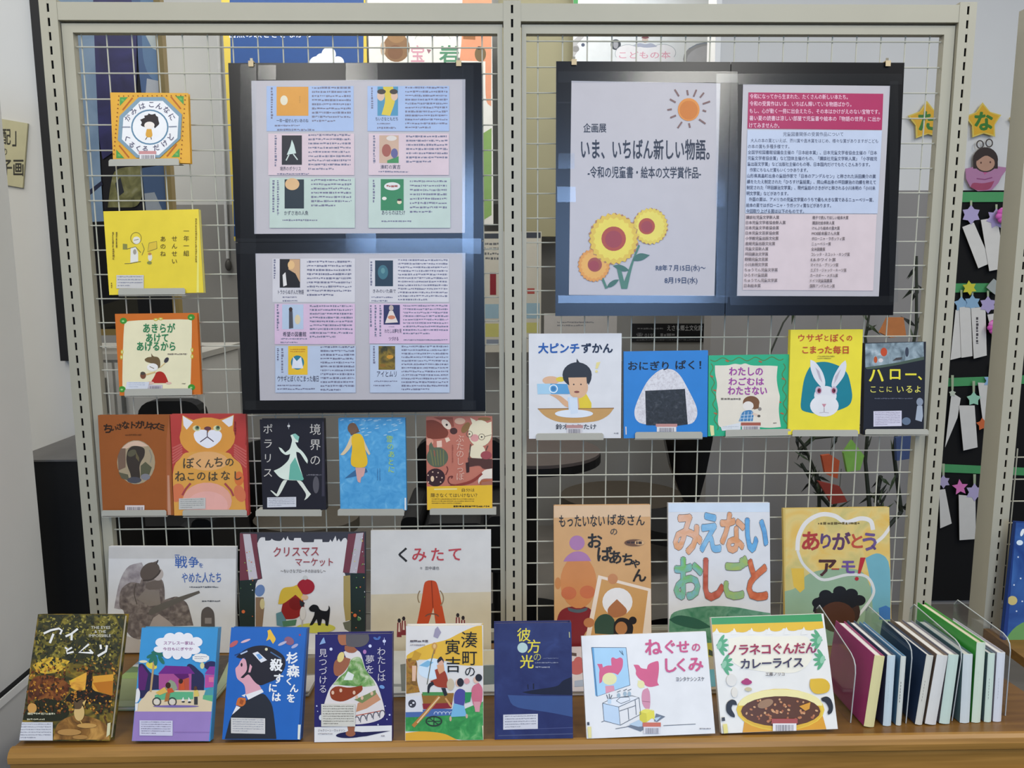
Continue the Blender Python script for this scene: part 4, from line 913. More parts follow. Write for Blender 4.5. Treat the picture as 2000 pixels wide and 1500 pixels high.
b.Pg('2c2c50', [(1020, 510), (1060, 470), (1120, 500), (1180, 560), (1250, 620), (1240, 800), (1090, 800)]); b.E('2c2c58', 1330, 500, 90, 55); b.E('d8d49a', 1220, 500, 26, 40)
b.Pg('6f2a80', [(680, 600), (770, 500), (1060, 510), (1130, 600)]); b.Pg('a8508c', [(690, 600), (1090, 600), (1085, 800), (690, 790)]); b.Pg('b8503c', [(930, 660), (1060, 650), (1060, 800), (930, 800)]); b.Pg('5c1c64', [(870, 600), (1050, 600), (1060, 640), (960, 680)])
b.Pg('8c3a94', [(1250, 600), (1310, 510), (1400, 510), (1390, 610)]); b.Pg('b85098', [(1255, 610), (1388, 610), (1370, 760), (1250, 770)]); b.R('d87098', 1300, 640, 1360, 700)
b.L('b89a6c', 24, [(640, 400), (625, 500), (590, 820)])
for x, y, r in ((600, 380, -20), (610, 420, -50), (700, 360, 20), (720, 430, 55), (660, 340, 0), (650, 440, 90)): b.E('2c7060', x, y, 62, 24, r)
for x in (665, 855): b.Ring('3c3c40', x, 940, 48, 13); b.E('d8cfc0', x, 940, 36)
b.Pg('8f9a80', [(770, 740), (830, 670), (890, 700), (920, 780), (860, 820), (780, 800)]); b.Pg('d8b058', [(650, 830), (760, 760), (800, 820), (700, 860)]); b.Pg('c8542c', [(790, 780), (850, 770), (880, 820), (800, 840)]); b.E('3c2418', 805, 740, 32, 38); b.Pg('a86c34', [(780, 830), (830, 840), (810, 930), (760, 940)])
b.Pg('c8542c', [(960, 700), (1000, 690), (1010, 790), (950, 800)]); b.E('3c2020', 960, 690, 26, 30)
b.Pg('e6e2dc', [(965, 930), (990, 880), (1010, 950)]); b.Pg('e6e2dc', [(1040, 960), (1055, 880), (1085, 930)]); b.E('2c2c30', 990, 940, 20, 10); b.E('2c2c30', 1065, 945, 20, 10)
b.Pg('d8c064', [(1120, 800), (1165, 795), (1185, 870), (1120, 880)]); b.R('3c3c3c', 1122, 880, 1165, 975); b.E('5c3c28', 1140, 775, 20, 26)
b.Pg('e2e0de', [(415, 790), (440, 770), (465, 820), (460, 900), (430, 950), (400, 950)]); b.Pg('e2e0de', [(395, 960), (440, 955), (430, 1050), (405, 1050)]); b.E('7a68a8', 900, 995, 280, 14)
for x, y, rx, ry in ((930, 230, 250, 110), (725, 215, 75, 55), (830, 160, 75, 60), (940, 145, 65, 55), (1045, 160, 65, 60), (1150, 210, 75, 60), (1120, 310, 80, 50), (800, 350, 60, 65), (915, 360, 60, 65), (1030, 355, 65, 62), (700, 300, 70, 40)): b.E('eceaec', x, y, rx, ry)
b.E('eceae4', 1205, 405, 100, 52, 0, 20, jag=.08)
b.cur = 'title_lettering'
b.T('スアレス一家は、', 752, 200, 1130, 245, '8c3c80', .015); b.T('今日もにぎやか', 742, 275, 1110, 315, '8c3c80', .015); b.rows(1130, 385, 1280, 430, 2, '9a94a4', .4, .7)
b.sticker(458, 1165, 862, 1350, 6, .01, 'd0cee0', '6a6480'); b.L('8c70ac', 6, [(880, 1310), (1310, 1310)]); done(b)

F = (425, 1210, 6)
b = rbook('novel', 'royal blue book with a black-haired schoolgirl in profile and white title', F, [(160, 92), (1058, 100), (965, 1410), (52, 1405)], '1f62b4', lean=20, spine='R', spine_col='1a4f96')
b.Pg('15488c', [(1040, 105), (1058, 100), (965, 1410), (940, 1410)])
b.Pg('24262e', [(160, 1110), (330, 940), (530, 850), (600, 930), (650, 1020), (690, 1400), (85, 1400), (110, 1300)])
b.Pg('d9a0ac', [(300, 450), (340, 480), (420, 520), (390, 660), (500, 780), (520, 830), (330, 880), (320, 760), (230, 700), (215, 640), (205, 570), (245, 540), (270, 480)])
b.Pg('e6e4e4', [(330, 880), (520, 815), (540, 850), (360, 940)]); b.Pg('e6e4e4', [(170, 1115), (220, 1010), (270, 1030), (190, 1100)]); b.Pg('e0dcd8', [(280, 890), (330, 870), (320, 910)])
b.Pg('c86c2c', [(250, 910), (330, 920), (330, 990), (280, 1025), (215, 1000), (230, 940)]); b.Pg('9c4c1c', [(270, 930), (310, 950), (290, 1000), (255, 980)])
b.Pg('201c24', [(215, 440), (300, 360), (420, 310), (560, 300), (680, 350), (790, 430), (800, 560), (700, 700), (590, 740), (500, 780), (430, 730), (370, 640), (340, 650), (300, 690), (270, 680), (350, 600), (340, 500), (320, 450), (270, 460)])
b.Pg('d9a0ac', [(380, 520), (405, 550), (385, 620), (360, 620)]); b.L('1c3c70', 14, [(200, 420), (350, 360)]); b.L('b8c4d8', 16, [(270, 405), (350, 370)]); b.L('4c6c94', 14, [(620, 380), (750, 460)])
b.Pg('dfdfe4', [(410, 395), (470, 375), (580, 475), (510, 505)]); b.Pg('6a9ad0', [(450, 410), (490, 400), (530, 450), (490, 470)]); b.E('e0d8b0', 572, 348, 17); b.E('2c1c24', 282, 530, 11, 22)
b.Pg('e6b83c', [(585, 130), (620, 115), (650, 170), (690, 230), (650, 285), (615, 230), (570, 250), (595, 190)]); b.E('b85c60', 190, 285, 60, 26, -35); b.E('dcb4bc', 330, 250, 60, 14, -20); b.E('8a5a70', 840, 250, 60, 46, 30); b.E('b8b0c4', 760, 280, 55, 16, -25); b.E('a8a8c8', 905, 310, 45, 18, -30); b.E('a03c60', 965, 180, 12)
b.cur = 'title_lettering'; W = 'eeeeec'
for ch, x, y, s_ in (('杉', 875, 450, 140), ('森', 888, 600, 150), ('く', 840, 722, 100), ('ん', 900, 805, 105), ('を', 862, 920, 110), ('殺', 690, 530, 150), ('す', 715, 690, 125), ('に', 650, 800, 110), ('は', 690, 905, 115)): b.C(ch, x, y, s_, W, 4, .045)
b.cur = 'spine_label'; b.Pg('d8dcd4', [(945, 1230), (985, 1230), (968, 1405), (940, 1400)]); b.sticker(160, 1148, 560, 1330, 6, .02, 'cfccc8'); done(b)

F = (560, 1200, 5.769)
b = rbook('novel', 'navy book with a girl whose dress holds a landscape and white vertical title', F, [(318, 235), (1190, 210), (1188, 1432), (312, 1440)], '2a2664', lean=13, t=.018, spine='R')
b.Pg('e4e2e0', [(312, 1270), (1190, 1250), (1188, 1432), (312, 1440)])
b.Pg('e0d8d4', [(640, 420), (700, 400), (800, 400), (840, 440), (870, 560), (900, 650), (1010, 760), (1060, 900), (1110, 1090), (1090, 1170), (960, 1220), (780, 1245), (560, 1220), (380, 1160), (430, 980), (480, 830), (560, 740), (620, 640), (690, 540)])
b.Pg(painted('leafy', [(.3, '4a7a3c'), (.5, '7aa45c'), (.7, 'c4d0a8')], 70), [(720, 500), (800, 470), (850, 500), (880, 620), (980, 740), (1000, 800), (880, 820), (520, 790), (600, 700), (680, 640)])
b.Pg('dfe4dc', [(690, 640), (760, 680), (740, 740), (640, 740)]); b.Pg('8f3c1c', [(480, 860), (560, 800), (700, 830), (850, 800), (860, 860), (740, 940), (620, 990), (500, 960)])
b.Pg('c8906c', [(800, 1000), (1010, 880), (1060, 960), (900, 1060), (780, 1100)]); b.Pg('7a8a54', [(760, 960), (900, 900), (1000, 850), (1010, 900), (850, 1000)]); b.L('b8583c', 10, [(780, 1140), (1090, 1080)])
for i in range(5): x = 790 + i * 72; b.Ring('5c5a64', x, 1200 - i * 18, 30, 11, 48, a0=180, a1=360); b.L('5c5a64', 9, [(x - 30, 1200 - i * 18), (x - 30, 1235 - i * 18)])
for x, y in ((610, 855), (760, 880), (520, 880), (790, 930), (850, 940), (960, 890)): b.E('e0b89c', x, y, 16, 22)
b.Pg('9c6044', [(540, 520), (620, 470), (720, 500), (700, 580), (640, 660), (580, 700), (535, 680), (525, 600)]); b.Pg('9c6044', [(655, 350), (740, 350), (800, 400), (760, 435), (690, 430), (650, 400)]); b.Pg('a86c4c', [(580, 230), (680, 225), (690, 340), (620, 350), (590, 320), (575, 270)])
b.Pg('5f5a5c', [(668, 225), (920, 215), (935, 280), (900, 340), (820, 370), (720, 365), (668, 350)]); b.E('e0cc80', 610, 480, 36, 60, 20); b.Pg('9c6044', [(680, 1245), (770, 1245), (760, 1340), (700, 1340)])
b.E('22204c', 720, 1355, 165, 36, -3); b.Pg('22204c', [(760, 1330), (1170, 1310), (900, 1370), (760, 1385)]); b.E('9c6044', 720, 1340, 55, 34)
for x, y, r in ((500, 390, 17), (940, 355, 18), (1100, 300, 18), (1160, 1130, 10), (1030, 1240, 8), (340, 1030, 8), (350, 1090, 6), (1110, 1030, 6), (1130, 1180, 7)): b.E('d4d8f0', x, y, r)
b.L('b8bce0', 6, [(1100, 260), (1100, 345)]); b.Pg('8aa8d4', [(400, 280), (420, 255), (440, 320), (370, 340)]); b.E('4c6cac', 1000, 270, 26, 14, 30); b.E('4c6cac', 1040, 265, 26, 14, -50); b.E('b078b0', 880, 420, 20, 24); b.E('6f98cc', 1075, 815, 30, 20, 20); b.E('d8dce4', 385, 1160, 20, 30)
b.cur = 'title_lettering'; W = 'cfc8d0'
b.V('わたしは', 1068, 365, 755, 102, W, .004); b.V('夢を', 938, 450, 670, 105, W, .004); b.V('見つづける', 412, 380, 885, 100, W, .004)
b.T('ジャクリーン・ウッドソン', 355, 1288, 660, 1318, '6c6870', .006); b.rows(355, 1335, 520, 1352, 1, '8c8890', .7, 1); b.rows(1065, 1355, 1110, 1375, 1, '8c8890', .7, 1)
b.sticker(392, 1005, 775, 1258, 8, 0, 'd4d0c4', '7c786c'); done(b)

F = (780, 1210, 6)
b = rbook('novel', 'colourful book with a festival boat, kimono figures and tall black vertical title', F, [(76, 78), (968, 66), (1000, 1412), (70, 1422)], 'dcd8d4', lean=14, t=.018, spine='R', spine_col='e0c060')
b.Pg('e0b238', [(80, 410), (330, 290), (560, 240), (720, 150), (880, 80), (968, 66), (985, 540), (700, 540), (560, 480), (300, 470), (90, 470)])
b.Pg('cfe0ec', [(230, 520), (380, 440), (560, 500), (560, 700), (330, 700), (220, 640)]); b.Pg('7fb4d4', [(230, 540), (330, 480), (400, 500), (330, 560)])
b.Pg(painted('meadow', [(.3, '2c8040'), (.55, '3f9a50'), (.75, '74b870')], 60), [(72, 1130), (280, 1130), (620, 1110), (850, 1010), (990, 960), (1000, 1412), (680, 1415), (560, 1350), (300, 1310), (72, 1310)])
b.Pg('e0aa34', [(72, 1330), (260, 1305), (520, 1330), (640, 1390), (690, 1416), (70, 1422)])
b.Pg('4c6aa4', [(72, 1080), (230, 1060), (450, 1040), (620, 1050), (620, 1120), (280, 1140), (72, 1145)])
for i in range(5): b.Ring('c4cfe0', 430 + i * 45, 1110, 24, 7, 30, a0=180, a1=360)
b.Pg('946828', [(260, 870), (640, 860), (620, 980), (280, 990)]); b.Pg('8c2830', [(270, 985), (620, 975), (610, 1040), (280, 1050)]); b.Pg('4c8c4c', [(270, 850), (560, 850), (560, 890), (270, 890)])
b.Pg(painted('mikoshi', [(.3, '5c3c1c'), (.5, 'a87c2c'), (.7, '8c3c28')], 70), [(80, 460), (180, 440), (215, 520), (200, 700), (240, 850), (80, 870)]); b.Pg('c8982c', [(140, 470), (180, 360), (260, 400), (220, 480)]); b.Pg('e0b89c', [(150, 540), (200, 540), (190, 720), (150, 720)])
b.Pg('d8d8dc', [(72, 900), (250, 890), (275, 1080), (72, 1085)]); b.E('3c3c44', 150, 985, 46, 48); b.E('d8d8dc', 165, 975, 14, 12); b.E('d8d8dc', 135, 1000, 12, 10)
b.L('6a6c5c', 10, [(415, 330), (370, 500), (325, 760)]); b.L('a87838', 18, [(430, 290), (405, 400)]); b.Pg('9c94a8', [(400, 200), (420, 110), (450, 80), (490, 150), (450, 220)]); b.E('c8944c', 412, 310, 32, 42); b.E('dcb87c', 412, 310, 16, 26)
b.Pg('9c3c24', [(415, 590), (480, 560), (540, 600), (575, 720), (560, 800), (430, 790), (360, 720), (440, 690)]); b.Pg('d8a078', [(440, 530), (520, 520), (530, 600), (470, 640), (450, 590)]); b.E('d8a890', 485, 490, 40, 46); b.Pg('26242a', [(440, 480), (470, 440), (490, 430), (520, 470), (520, 510), (500, 470), (450, 510)])
b.Pg('26262c', [(330, 860), (330, 760), (390, 720), (410, 760), (360, 790), (350, 860)]); b.Pg('26262c', [(490, 800), (540, 800), (565, 880), (530, 900)])
b.L('b87c3c', 42, [(470, 900), (330, 1070), (160, 1250)]); b.L('dfc090', 16, [(470, 905), (210, 1210)]); b.L('d09c60', 22, [(540, 920), (610, 1020)])
b.Ring('2c3c30', 405, 1190, 90, 17, 55); b.L('2c3c30', 10, [(330, 1190), (480, 1190)]); b.L('2c3c30', 10, [(405, 1130), (405, 1245)]); b.L('2c3c30', 10, [(350, 1150), (460, 1230)])
b.Pg('4c4a94', [(640, 860), (700, 800), (780, 830), (770, 940), (750, 1040), (640, 1010)]); b.Pg('78b4d8', [(640, 980), (760, 1010), (790, 1130), (600, 1140)]); b.E('dcb098', 695, 740, 36, 46); b.E('26242c', 715, 735, 40, 50); b.E('c8a890', 600, 1160, 14, 30); b.E('c8a890', 790, 1130, 14, 26)
b.Pg('cc6c80', [(850, 780), (930, 740), (980, 800), (970, 960), (930, 1050), (880, 1040), (840, 900)]); b.Pg('d898a0', [(870, 960), (950, 960), (940, 1080), (890, 1080)]); b.E('e0b8a4', 900, 705, 34, 40); b.E('26242c', 930, 680, 40, 44); b.E('d89c9c', 790, 720, 34, 34)
b.E('c8b89c', 600, 760, 44, 70); b.Pg('2c8c54', [(770, 850), (850, 850), (830, 960), (770, 980)])
b.cur = 'title_lettering'; I = '100f0c'
for ch, x, y, s_ in (('湊', 820, 235, 205), ('町', 822, 445, 190), ('の', 828, 605, 140), ('寅', 625, 320, 190), ('吉', 630, 525, 195)): b.C(ch, x, y, s_, I, 0, .004)
b.T('篠村由幸', 128, 235, 300, 270, '6c6468', .01) if False else b.rows(128, 235, 335, 270, 1, '6c6468', .85, 1); b.rows(128, 288, 300, 308, 1, '9c9498', .8, 1)
b.cur = 'spine_label'; b.Pg('d8d8b0', [(970, 1240), (992, 1240), (998, 1400), (980, 1400)]); done(b)

F = (930, 1180, 5.357)
b = rbook('novel', 'dark blue night book with yellow vertical title and a pale moon', F, [(165, 205), (975, 190), (1035, 1405), (215, 1415)], '2a3064', lean=13, t=.018, spine='R')
b.Pg(painted('night', [(.3, '232858'), (.6, '2d3668'), (.8, '3a4a84')], 22), b.q)
b.Pg('3d5488', [(330, 950), (600, 960), (1010, 960), (1030, 1180), (700, 1120), (380, 1080)])
b.Pg('1a1c30', [(480, 920), (640, 890), (860, 860), (900, 800), (1000, 760), (1012, 950), (700, 945), (560, 940)]); b.L('1a1c30', 14, [(600, 890), (600, 830)]); b.L('1a1c30', 10, [(545, 890), (540, 840)])
b.E('b4ccc8', 485, 455, 54, 54); b.L('4c5478', 10, [(230, 1375), (1030, 1355)]); b.L('4a5280', 7, [(600, 1305), (1020, 1290)])
b.cur = 'title_lettering'; Yl_ = 'e0d040'
b.C('彼', 500, 320, 150, Yl_, 0, .012); b.C('方', 605, 440, 150, Yl_, 0, .012); b.C('の', 640, 550, 95, 'b8b45c', 0, .0); b.C('光', 530, 600, 150, Yl_, 0, .018)
b.rows(615, 605, 860, 625, 1, '8c90a4', .6, 1); b.rows(700, 560, 860, 578, 1, '6a7090', .6, 1); b.rows(620, 650, 770, 672, 1, '9a9cac', .7, 1)
b.sticker(283, 1155, 645, 1312, 5, -.025, 'd4d4dc'); b.cur = 'spine_label'; b.Pg('a8a884', [(968, 290), (980, 290), (984, 350), (972, 350)]); done(b)

F = (1130, 1220, 6.5217)
b = rbook('picture_book', 'wide white picture book with pink title, pink-haired child at a washstand', F, [(15, 148), (1605, 86), (1758, 1385), (125, 1452)], 'e2e1e0', lean=22, t=.010)
b.Pg('a4cbe6', [(190, 290), (605, 292), (655, 770), (240, 912)]); b.Pg('5c9ac8', [(165, 292), (192, 290), (242, 912), (215, 905)])
b.L('4c5464', 8, [(165, 290), (605, 292), (655, 770), (235, 915), (165, 290)])
PK = 'd0587c'
b.Pg(PK, [(235, 500), (300, 500), (310, 545), (360, 520), (420, 520), (410, 430), (440, 412), (480, 440), (530, 412), (570, 440), (560, 560), (500, 640), (440, 610), (340, 625), (300, 690), (300, 730), (265, 750), (260, 620), (270, 570)])
b.E('e2dca0', 395, 690, 92, 78); b.Pg('d890a0', [(340, 780), (450, 775), (460, 840), (345, 875)])
b.Pg(PK, [(700, 510), (770, 510), (790, 555), (870, 565), (885, 500), (1000, 460), (1020, 470), (1025, 560), (1015, 660), (1000, 730), (1025, 770), (920, 798), (850, 780), (820, 720), (770, 690), (725, 630), (735, 580)])
b.E('e2dca0', 795, 760, 46, 50); b.Pg('e2dca0', [(750, 710), (820, 715), (840, 800), (790, 805)])
b.Pg('d08ca0', [(815, 830), (880, 805), (910, 860), (915, 1000), (905, 1070), (850, 1075), (810, 1010), (800, 920)]); b.L('8c4c5c', 6, [(810, 975), (910, 985)]); b.E('e0d098', 870, 1085, 36, 16)
b.Pg('cfc42c', [(775, 1110), (860, 1130), (870, 1240), (780, 1260)]); b.Pg('dfd43c', [(860, 1120), (960, 1090), (975, 1220), (935, 1190), (870, 1240)]); b.Pg('e2d84c', [(775, 1110), (830, 1080), (950, 1085), (862, 1130)])
b.Pg('6c7480', [(985, 1130), (1105, 1170), (1000, 1240), (960, 1230)]); b.Pg('b4c8d8', [(960, 1190), (1050, 1170), (990, 1230)]); b.Pg('6c7480', [(610, 1295), (700, 1265), (880, 1300), (790, 1362)]); b.Pg('b4c8d8', [(640, 1270), (770, 1210), (880, 1290), (760, 1300)])
b.Pg('bcd0e4', [(310, 1000), (510, 1050), (525, 1275), (325, 1220)]); b.Pg('dfe2e6', [(310, 1000), (500, 910), (770, 930), (515, 1045)])
for l in ([(305, 1000), (510, 1048), (530, 1280), (325, 1225), (305, 1000)], [(305, 1000), (440, 935), (680, 905), (770, 930), (510, 1048)], [(770, 930), (790, 1140), (530, 1280)], [(720, 950), (735, 1150)], [(520, 1100), (725, 1030)], [(630, 1070), (640, 1210)], [(290, 1240), (325, 1225)], [(480, 970), (530, 925), (640, 920), (655, 960), (540, 1005), (480, 970)], [(470, 1325), (620, 1300)], [(1080, 1285), (1490, 1265)], [(520, 330), (560, 380)], [(550, 330), (570, 390)]): b.L('4c545c', 7, l)
for x, y in ((510, 870), (590, 850), (645, 850)): b.L('4c545c', 8, [(x - 20, y - 10), (x + 25, y - 30)]); b.E('9cb0bc', x, y + 30, 22, 30)
b.R('bcd0e0', 370, 945, 415, 1005); b.L('3c4448', 9, [(375, 945), (355, 890)]); b.L('3c4448', 9, [(395, 945), (390, 880)]); b.L('3c4448', 9, [(405, 945), (425, 895)])
b.cur = 'title_lettering'
for ch, x, y, s_ in (('ね', 950, 285, 225), ('ぐ', 1160, 280, 190), ('せ', 1330, 280, 175), ('の', 1495, 285, 125), ('し', 1160, 515, 205), ('く', 1310, 510, 190), ('み', 1490, 500, 205)): b.C(ch, x, y, s_, 'c8507c', -2, .035)
b.T('ヨシタケシンスケ', 1240, 665, 1600, 720, '50505a', .012, -.01); b.rows(1540, 1315, 1680, 1335, 1, '7c7c84', .7, 1)
b.barcode(825, 1245, 1035, 1385, 'c8684c', 'd8d4d8'); b.cur = 'spine_label'; b.Pg('e0d490', [(112, 1300), (160, 1298), (165, 1440), (124, 1445)]); b.Pg('3c3c44', [(98, 1240), (135, 1238), (138, 1278), (100, 1280)]); done(b)

F = (1370, 1160, 5)
b = rbook('picture_book', 'white picture book with a big yellow pot of brown curry and palm leaves', F, [(80, 232), (1170, 192), (1355, 1318), (210, 1362)], 'e4e2dc', lean=22, t=.010)
b.Pg('e2b834', [(85, 290), (1185, 260), (1200, 330), (1100, 350), (990, 330), (980, 350), (830, 350), (815, 330), (670, 360), (655, 340), (500, 370), (480, 345), (330, 380), (310, 350), (170, 385), (150, 350), (100, 380)])
b.Pg('3f9458', [(80, 232), (1170, 192), (1185, 268), (90, 300)])
for i in range(6): b.E('e2b834', 230 + i * 165, 345 - i * 5, 72, 36); b.Pg('e6e4de', [(118 + i * 170, 400), (148 + i * 170, 335 - i * 3), (185 + i * 170, 395)])
b.Pg('ebe6d4', [(260, 440), (420, 405), (700, 420), (1000, 405), (1060, 440), (1100, 600), (1020, 720), (900, 780), (600, 760), (380, 720), (270, 640)])
for (cx, cy, d) in ((175, 500, 1), (220, 690, 1), (1150, 450, -1), (1180, 640, -1)):
    for r in (-60, -30, 0, 30, 60): b.E('5aa478', cx + d * 30 * math.cos(math.radians(r)), cy + 55 * math.sin(math.radians(r)), 62, 17, r if d > 0 else 180 - r)
    b.E('8fc0a0', cx, cy, 22, 40, 20)
b.Pg('d89a24', [(420, 1230), (1180, 1180), (1220, 1330), (400, 1362)]) ; b.E('e0c03c', 770, 1130, 430, 205); b.E('d8ac30', 775, 1150, 400, 175); b.E('ebe0a0', 770, 1090, 410, 160, a0=180, a1=360)
b.E('5c3418', 772, 1145, 388, 148)
for i in range(60):
    a = random.uniform(0, 6.28); r = math.sqrt(random.random()) * .92; b.E(random.choice(['d0a070', 'b8784c', 'c88c5c', 'a8643c']), 772 + 388 * r * math.cos(a), 1145 + 145 * r * math.sin(a), random.uniform(9, 18), random.uniform(8, 14), 20, 10)
b.E('9c7858', 620, 1070, 80, 40, -20); b.Pg('d8982c', [(950, 1095), (1060, 1055), (1050, 1120), (1010, 1140)])
b.Pg('26262a', [(240, 1060), (290, 1025), (335, 1040), (345, 1085), (300, 1080), (285, 1120), (325, 1180), (320, 1205), (280, 1195), (235, 1145)]); b.Pg('26262a', [(1165, 1015), (1215, 995), (1260, 1020), (1285, 1100), (1270, 1160), (1235, 1178), (1225, 1150), (1245, 1120), (1210, 1055), (1170, 1045)])
b.Pg('d8b02c', [(1060, 830), (1200, 820), (1255, 880), (1240, 960), (1130, 980), (1080, 960), (1050, 900)]); b.E('a8346c', 438, 860, 52, 26); b.E('a8346c', 438, 842, 26, 20); b.E('c8bc94', 455, 930, 34, 20); b.E('dcd8d0', 290, 840, 50, 60); b.E('ded8cc', 320, 960, 30, 50)
b.cur = 'title_lettering'
for ch, x, y, s_, c in [(c_, 300 + i * 109, 545 - i * 3, 118, '9c2c4c' if i != 7 else '8c2c58') for i, c_ in enumerate('ノラネコぐんだん')]: b.C(ch, x, y, s_, c, -2, .03)
for i, c_ in enumerate('カレーライス'): b.C(c_, 425 + i * 103, 680 - i * 3, 112, '3c3450', -2, .03)
b.T('工藤ノリコ', 620, 765, 805, 800, '50484c', .015, -.01)
b.barcode(690, 1215, 920, 1335, 'a8504c', 'e4e0e0'); b.cur = 'spine_label'; b.Pg('e0d480', [(205, 1270), (245, 1265), (255, 1355), (215, 1360)]); b.Pg('3c3c40', [(185, 1205), (222, 1200), (226, 1235), (190, 1240)]); done(b)
# ================================================================== the two black notice boards with printed sheets
BK = mat('09090d', .24, .08, 60, spec=.4); TAPE = film('tape', (.93, .95, .97), .07, .14); SHEEN = film('laminate', (.97, .98, 1.0), .05, .22)
def board(label, quad, sheets, Yb, lean, seam, tapes):
    pl = Plane((0, 0, 1), quad, Yb, lean)
    th = thing('notice_board', label, 'notice board', pl.at(pl.w / 2, 0), 'black notice boards clipped to the mesh'); t = .004
    def uv(x, y): r = pl.hit(x, y) - pl.O; return r.dot(pl.u), r.dot(pl.v)
    k, pos = seam
    if k == 'h':
        s_ = uv(700, pos)[1]; pcs = [(0, pl.w, s_ + .0008, pl.h), (0, pl.w, 0, s_ - .0008)]
    else:
        s_ = uv(pos, 400)[0]; pcs = [(0, s_ - .0008, 0, pl.h), (s_ + .0008, pl.w, 0, pl.h)]
    for p in pcs:
        b = MB(); pl.bx(b, p[0], p[1], p[2], p[3], 0, t, BK); b.obj('backing_board', th)
    b = MB(); pl.bx(b, .003, pl.w - .003, .003, pl.h - .003, t, t + .001, BK); b.obj('backing_sheet', th)
    out = []
    for q in sheets:
        s = Plane((0, 0, 1), q, Yb, lean); s.p0 = pl.p0 + pl.n * .0008; s.n = pl.n
        b = MB(); A = [s.hit(*p) for p in q]; b.prism([a + pl.n * .0008 for a in reversed(A)], -pl.n * .0007, mat('bab6ba', .35, .02)); o = b.obj('printed_sheet', th)
        s.p0 = pl.p0 + pl.n * .0018; s.clip = False; s.holder = o; out.append(s)
    for i, (x0, y0, x1, y1) in enumerate(tapes):
        tb = MB(); tb.face([pl.hit(x, y) + pl.n * (.0024 + .0003 * i) for x, y in ((x0, y1), (x1, y1), (x1, y0), (x0, y0))], TAPE); tb.obj('clear_tape', th)
    return pl, th, out
def endsheet(s):
    for k in s.order:
        o = s.parts[k].obj(k.split('#')[0], s.holder)
# printing on a sheet uses the frame of a picture detail
def fr(s, f): s.fx, s.fy, s.fs = f
YB = -.030
pl, th, (s1, s2) = board('tall black notice board with two sheets of book reviews, in the left bay', [(451, 124), (945, 121), (944, 804), (469, 808)], [[(491, 158), (909, 155), (908, 455), (497, 457)], [(499, 495), (909, 494), (907, 780), (508, 782)]], YB, 2.6, ('h', 472),
    [(470, 126, 501, 800), (903, 128, 925, 800), (676, 124, 738, 158), (455, 466, 940, 496), (505, 128, 540, 157), (860, 126, 905, 156), (676, 456, 735, 495), (480, 782, 930, 800)])
F = (440, 0, 3.571); fr(s1, F); s1.cur = 'printed_text'
INK = '74748a'
EN = [0]
def entry(s, bg, x0, y0, x1, y1, cov, tx, ty, vx, title, tb, nrow, ink=INK, small=None):
    """one review: tinted panel, cover picture, award line, title and body text"""
    EN[0] += 1; i_ = '#%d' % EN[0]
    s.cur = 'tinted_panel' + i_; s.R(bg, x0, y0, x1, y1)
    s.cur = 'review_text' + i_
    s.rows(tx[0], ty[0], tx[1], ty[1], nrow, ink, .5, .6)
    for v in vx: s.vrows(v[0], v[1], v[0] + 26, v[2], 1, ink, .62)
    s.T(title, *tb, '3c3c50', .02)
    for sm in small or (): s.rows(sm[0], sm[1], sm[2], sm[3], 1, ink, .8, 1)
    s.cur = 'cover_picture' + i_
entry(s1, 'a4b8da', 288, 600, 895, 915, 0, (605, 875), (605, 865), [(318, 610, 830)], '一年一組せんせいあのね', (358, 828, 580, 855), 9, small=[(345, 870, 520, 885), (362, 898, 622, 916)])
s1.R('d8983c', 358, 605, 580, 808); s1.E('e0d8c0', 410, 700, 26, 34); s1.V('せんせい', 520, 670, 720, 12, '8a6420')
entry(s1, 'a4b8da', 992, 600, 1562, 915, 0, (1255, 1550), (605, 910), [(1018, 610, 765)], 'ちいさなともだち', (1048, 818, 1205, 843), 11, small=[(1060, 858, 1150, 870), (1060, 886, 1190, 902)])
s1.R('4c90b0', 1062, 605, 1205, 808); s1.Pg('d8c03c', [(1100, 605), (1170, 605), (1190, 700), (1150, 808), (1090, 800), (1120, 700)]); s1.E('d8b8a0', 1085, 670, 26, 34); s1.E('d8b8a0', 1180, 670, 24, 32); s1.E('3c342c', 1090, 640, 30, 18); s1.E('3c342c', 1175, 640, 28, 18)
entry(s1, 'd4c0c6', 300, 932, 900, 1222, 0, (580, 875), (935, 1200), [(345, 945, 1165)], '境界のポラリス', (382, 1162, 528, 1192), 9, small=[(362, 1208, 585, 1222)])
s1.R('1c1c24', 395, 945, 535, 1150); s1.Pg('c8d8d0', [(465, 975), (480, 1010), (495, 1070), (430, 1080), (455, 1020)]); s1.L('c8d4cc', 8, [(445, 1080), (425, 1120)]); s1.L('c8d4cc', 8, [(475, 1075), (505, 1115)])
entry(s1, 'd4c0c6', 1000, 932, 1560, 1222, 0, (1262, 1550), (945, 1150), [(1032, 945, 1140)], '湊町の寅吉', (1082, 1150, 1222, 1180), 7, small=[(1070, 1192, 1280, 1208)])
s1.R('c8a890', 1075, 945, 1210, 1138); s1.Pg('3f8a50', [(1130, 1120), (1210, 1090), (1210, 1138), (1130, 1138)]); s1.E('a05848', 1125, 1050, 32, 44); s1.E('d8d0c8', 1160, 965, 36, 18); s1.E('5c5c8c', 1180, 1070, 24, 34)
entry(s1, 'bcccc2', 310, 1240, 905, 1590, 0, (600, 880), (1250, 1455), [(330, 1258, 1480), (362, 1258, 1500)], 'かずさ池の人魚', (412, 1470, 580, 1502), 7, small=[(400, 1530, 645, 1545)])
s1.R('1f2c34', 415, 1252, 550, 1455); s1.E('d8b080', 468, 1285, 50, 42)
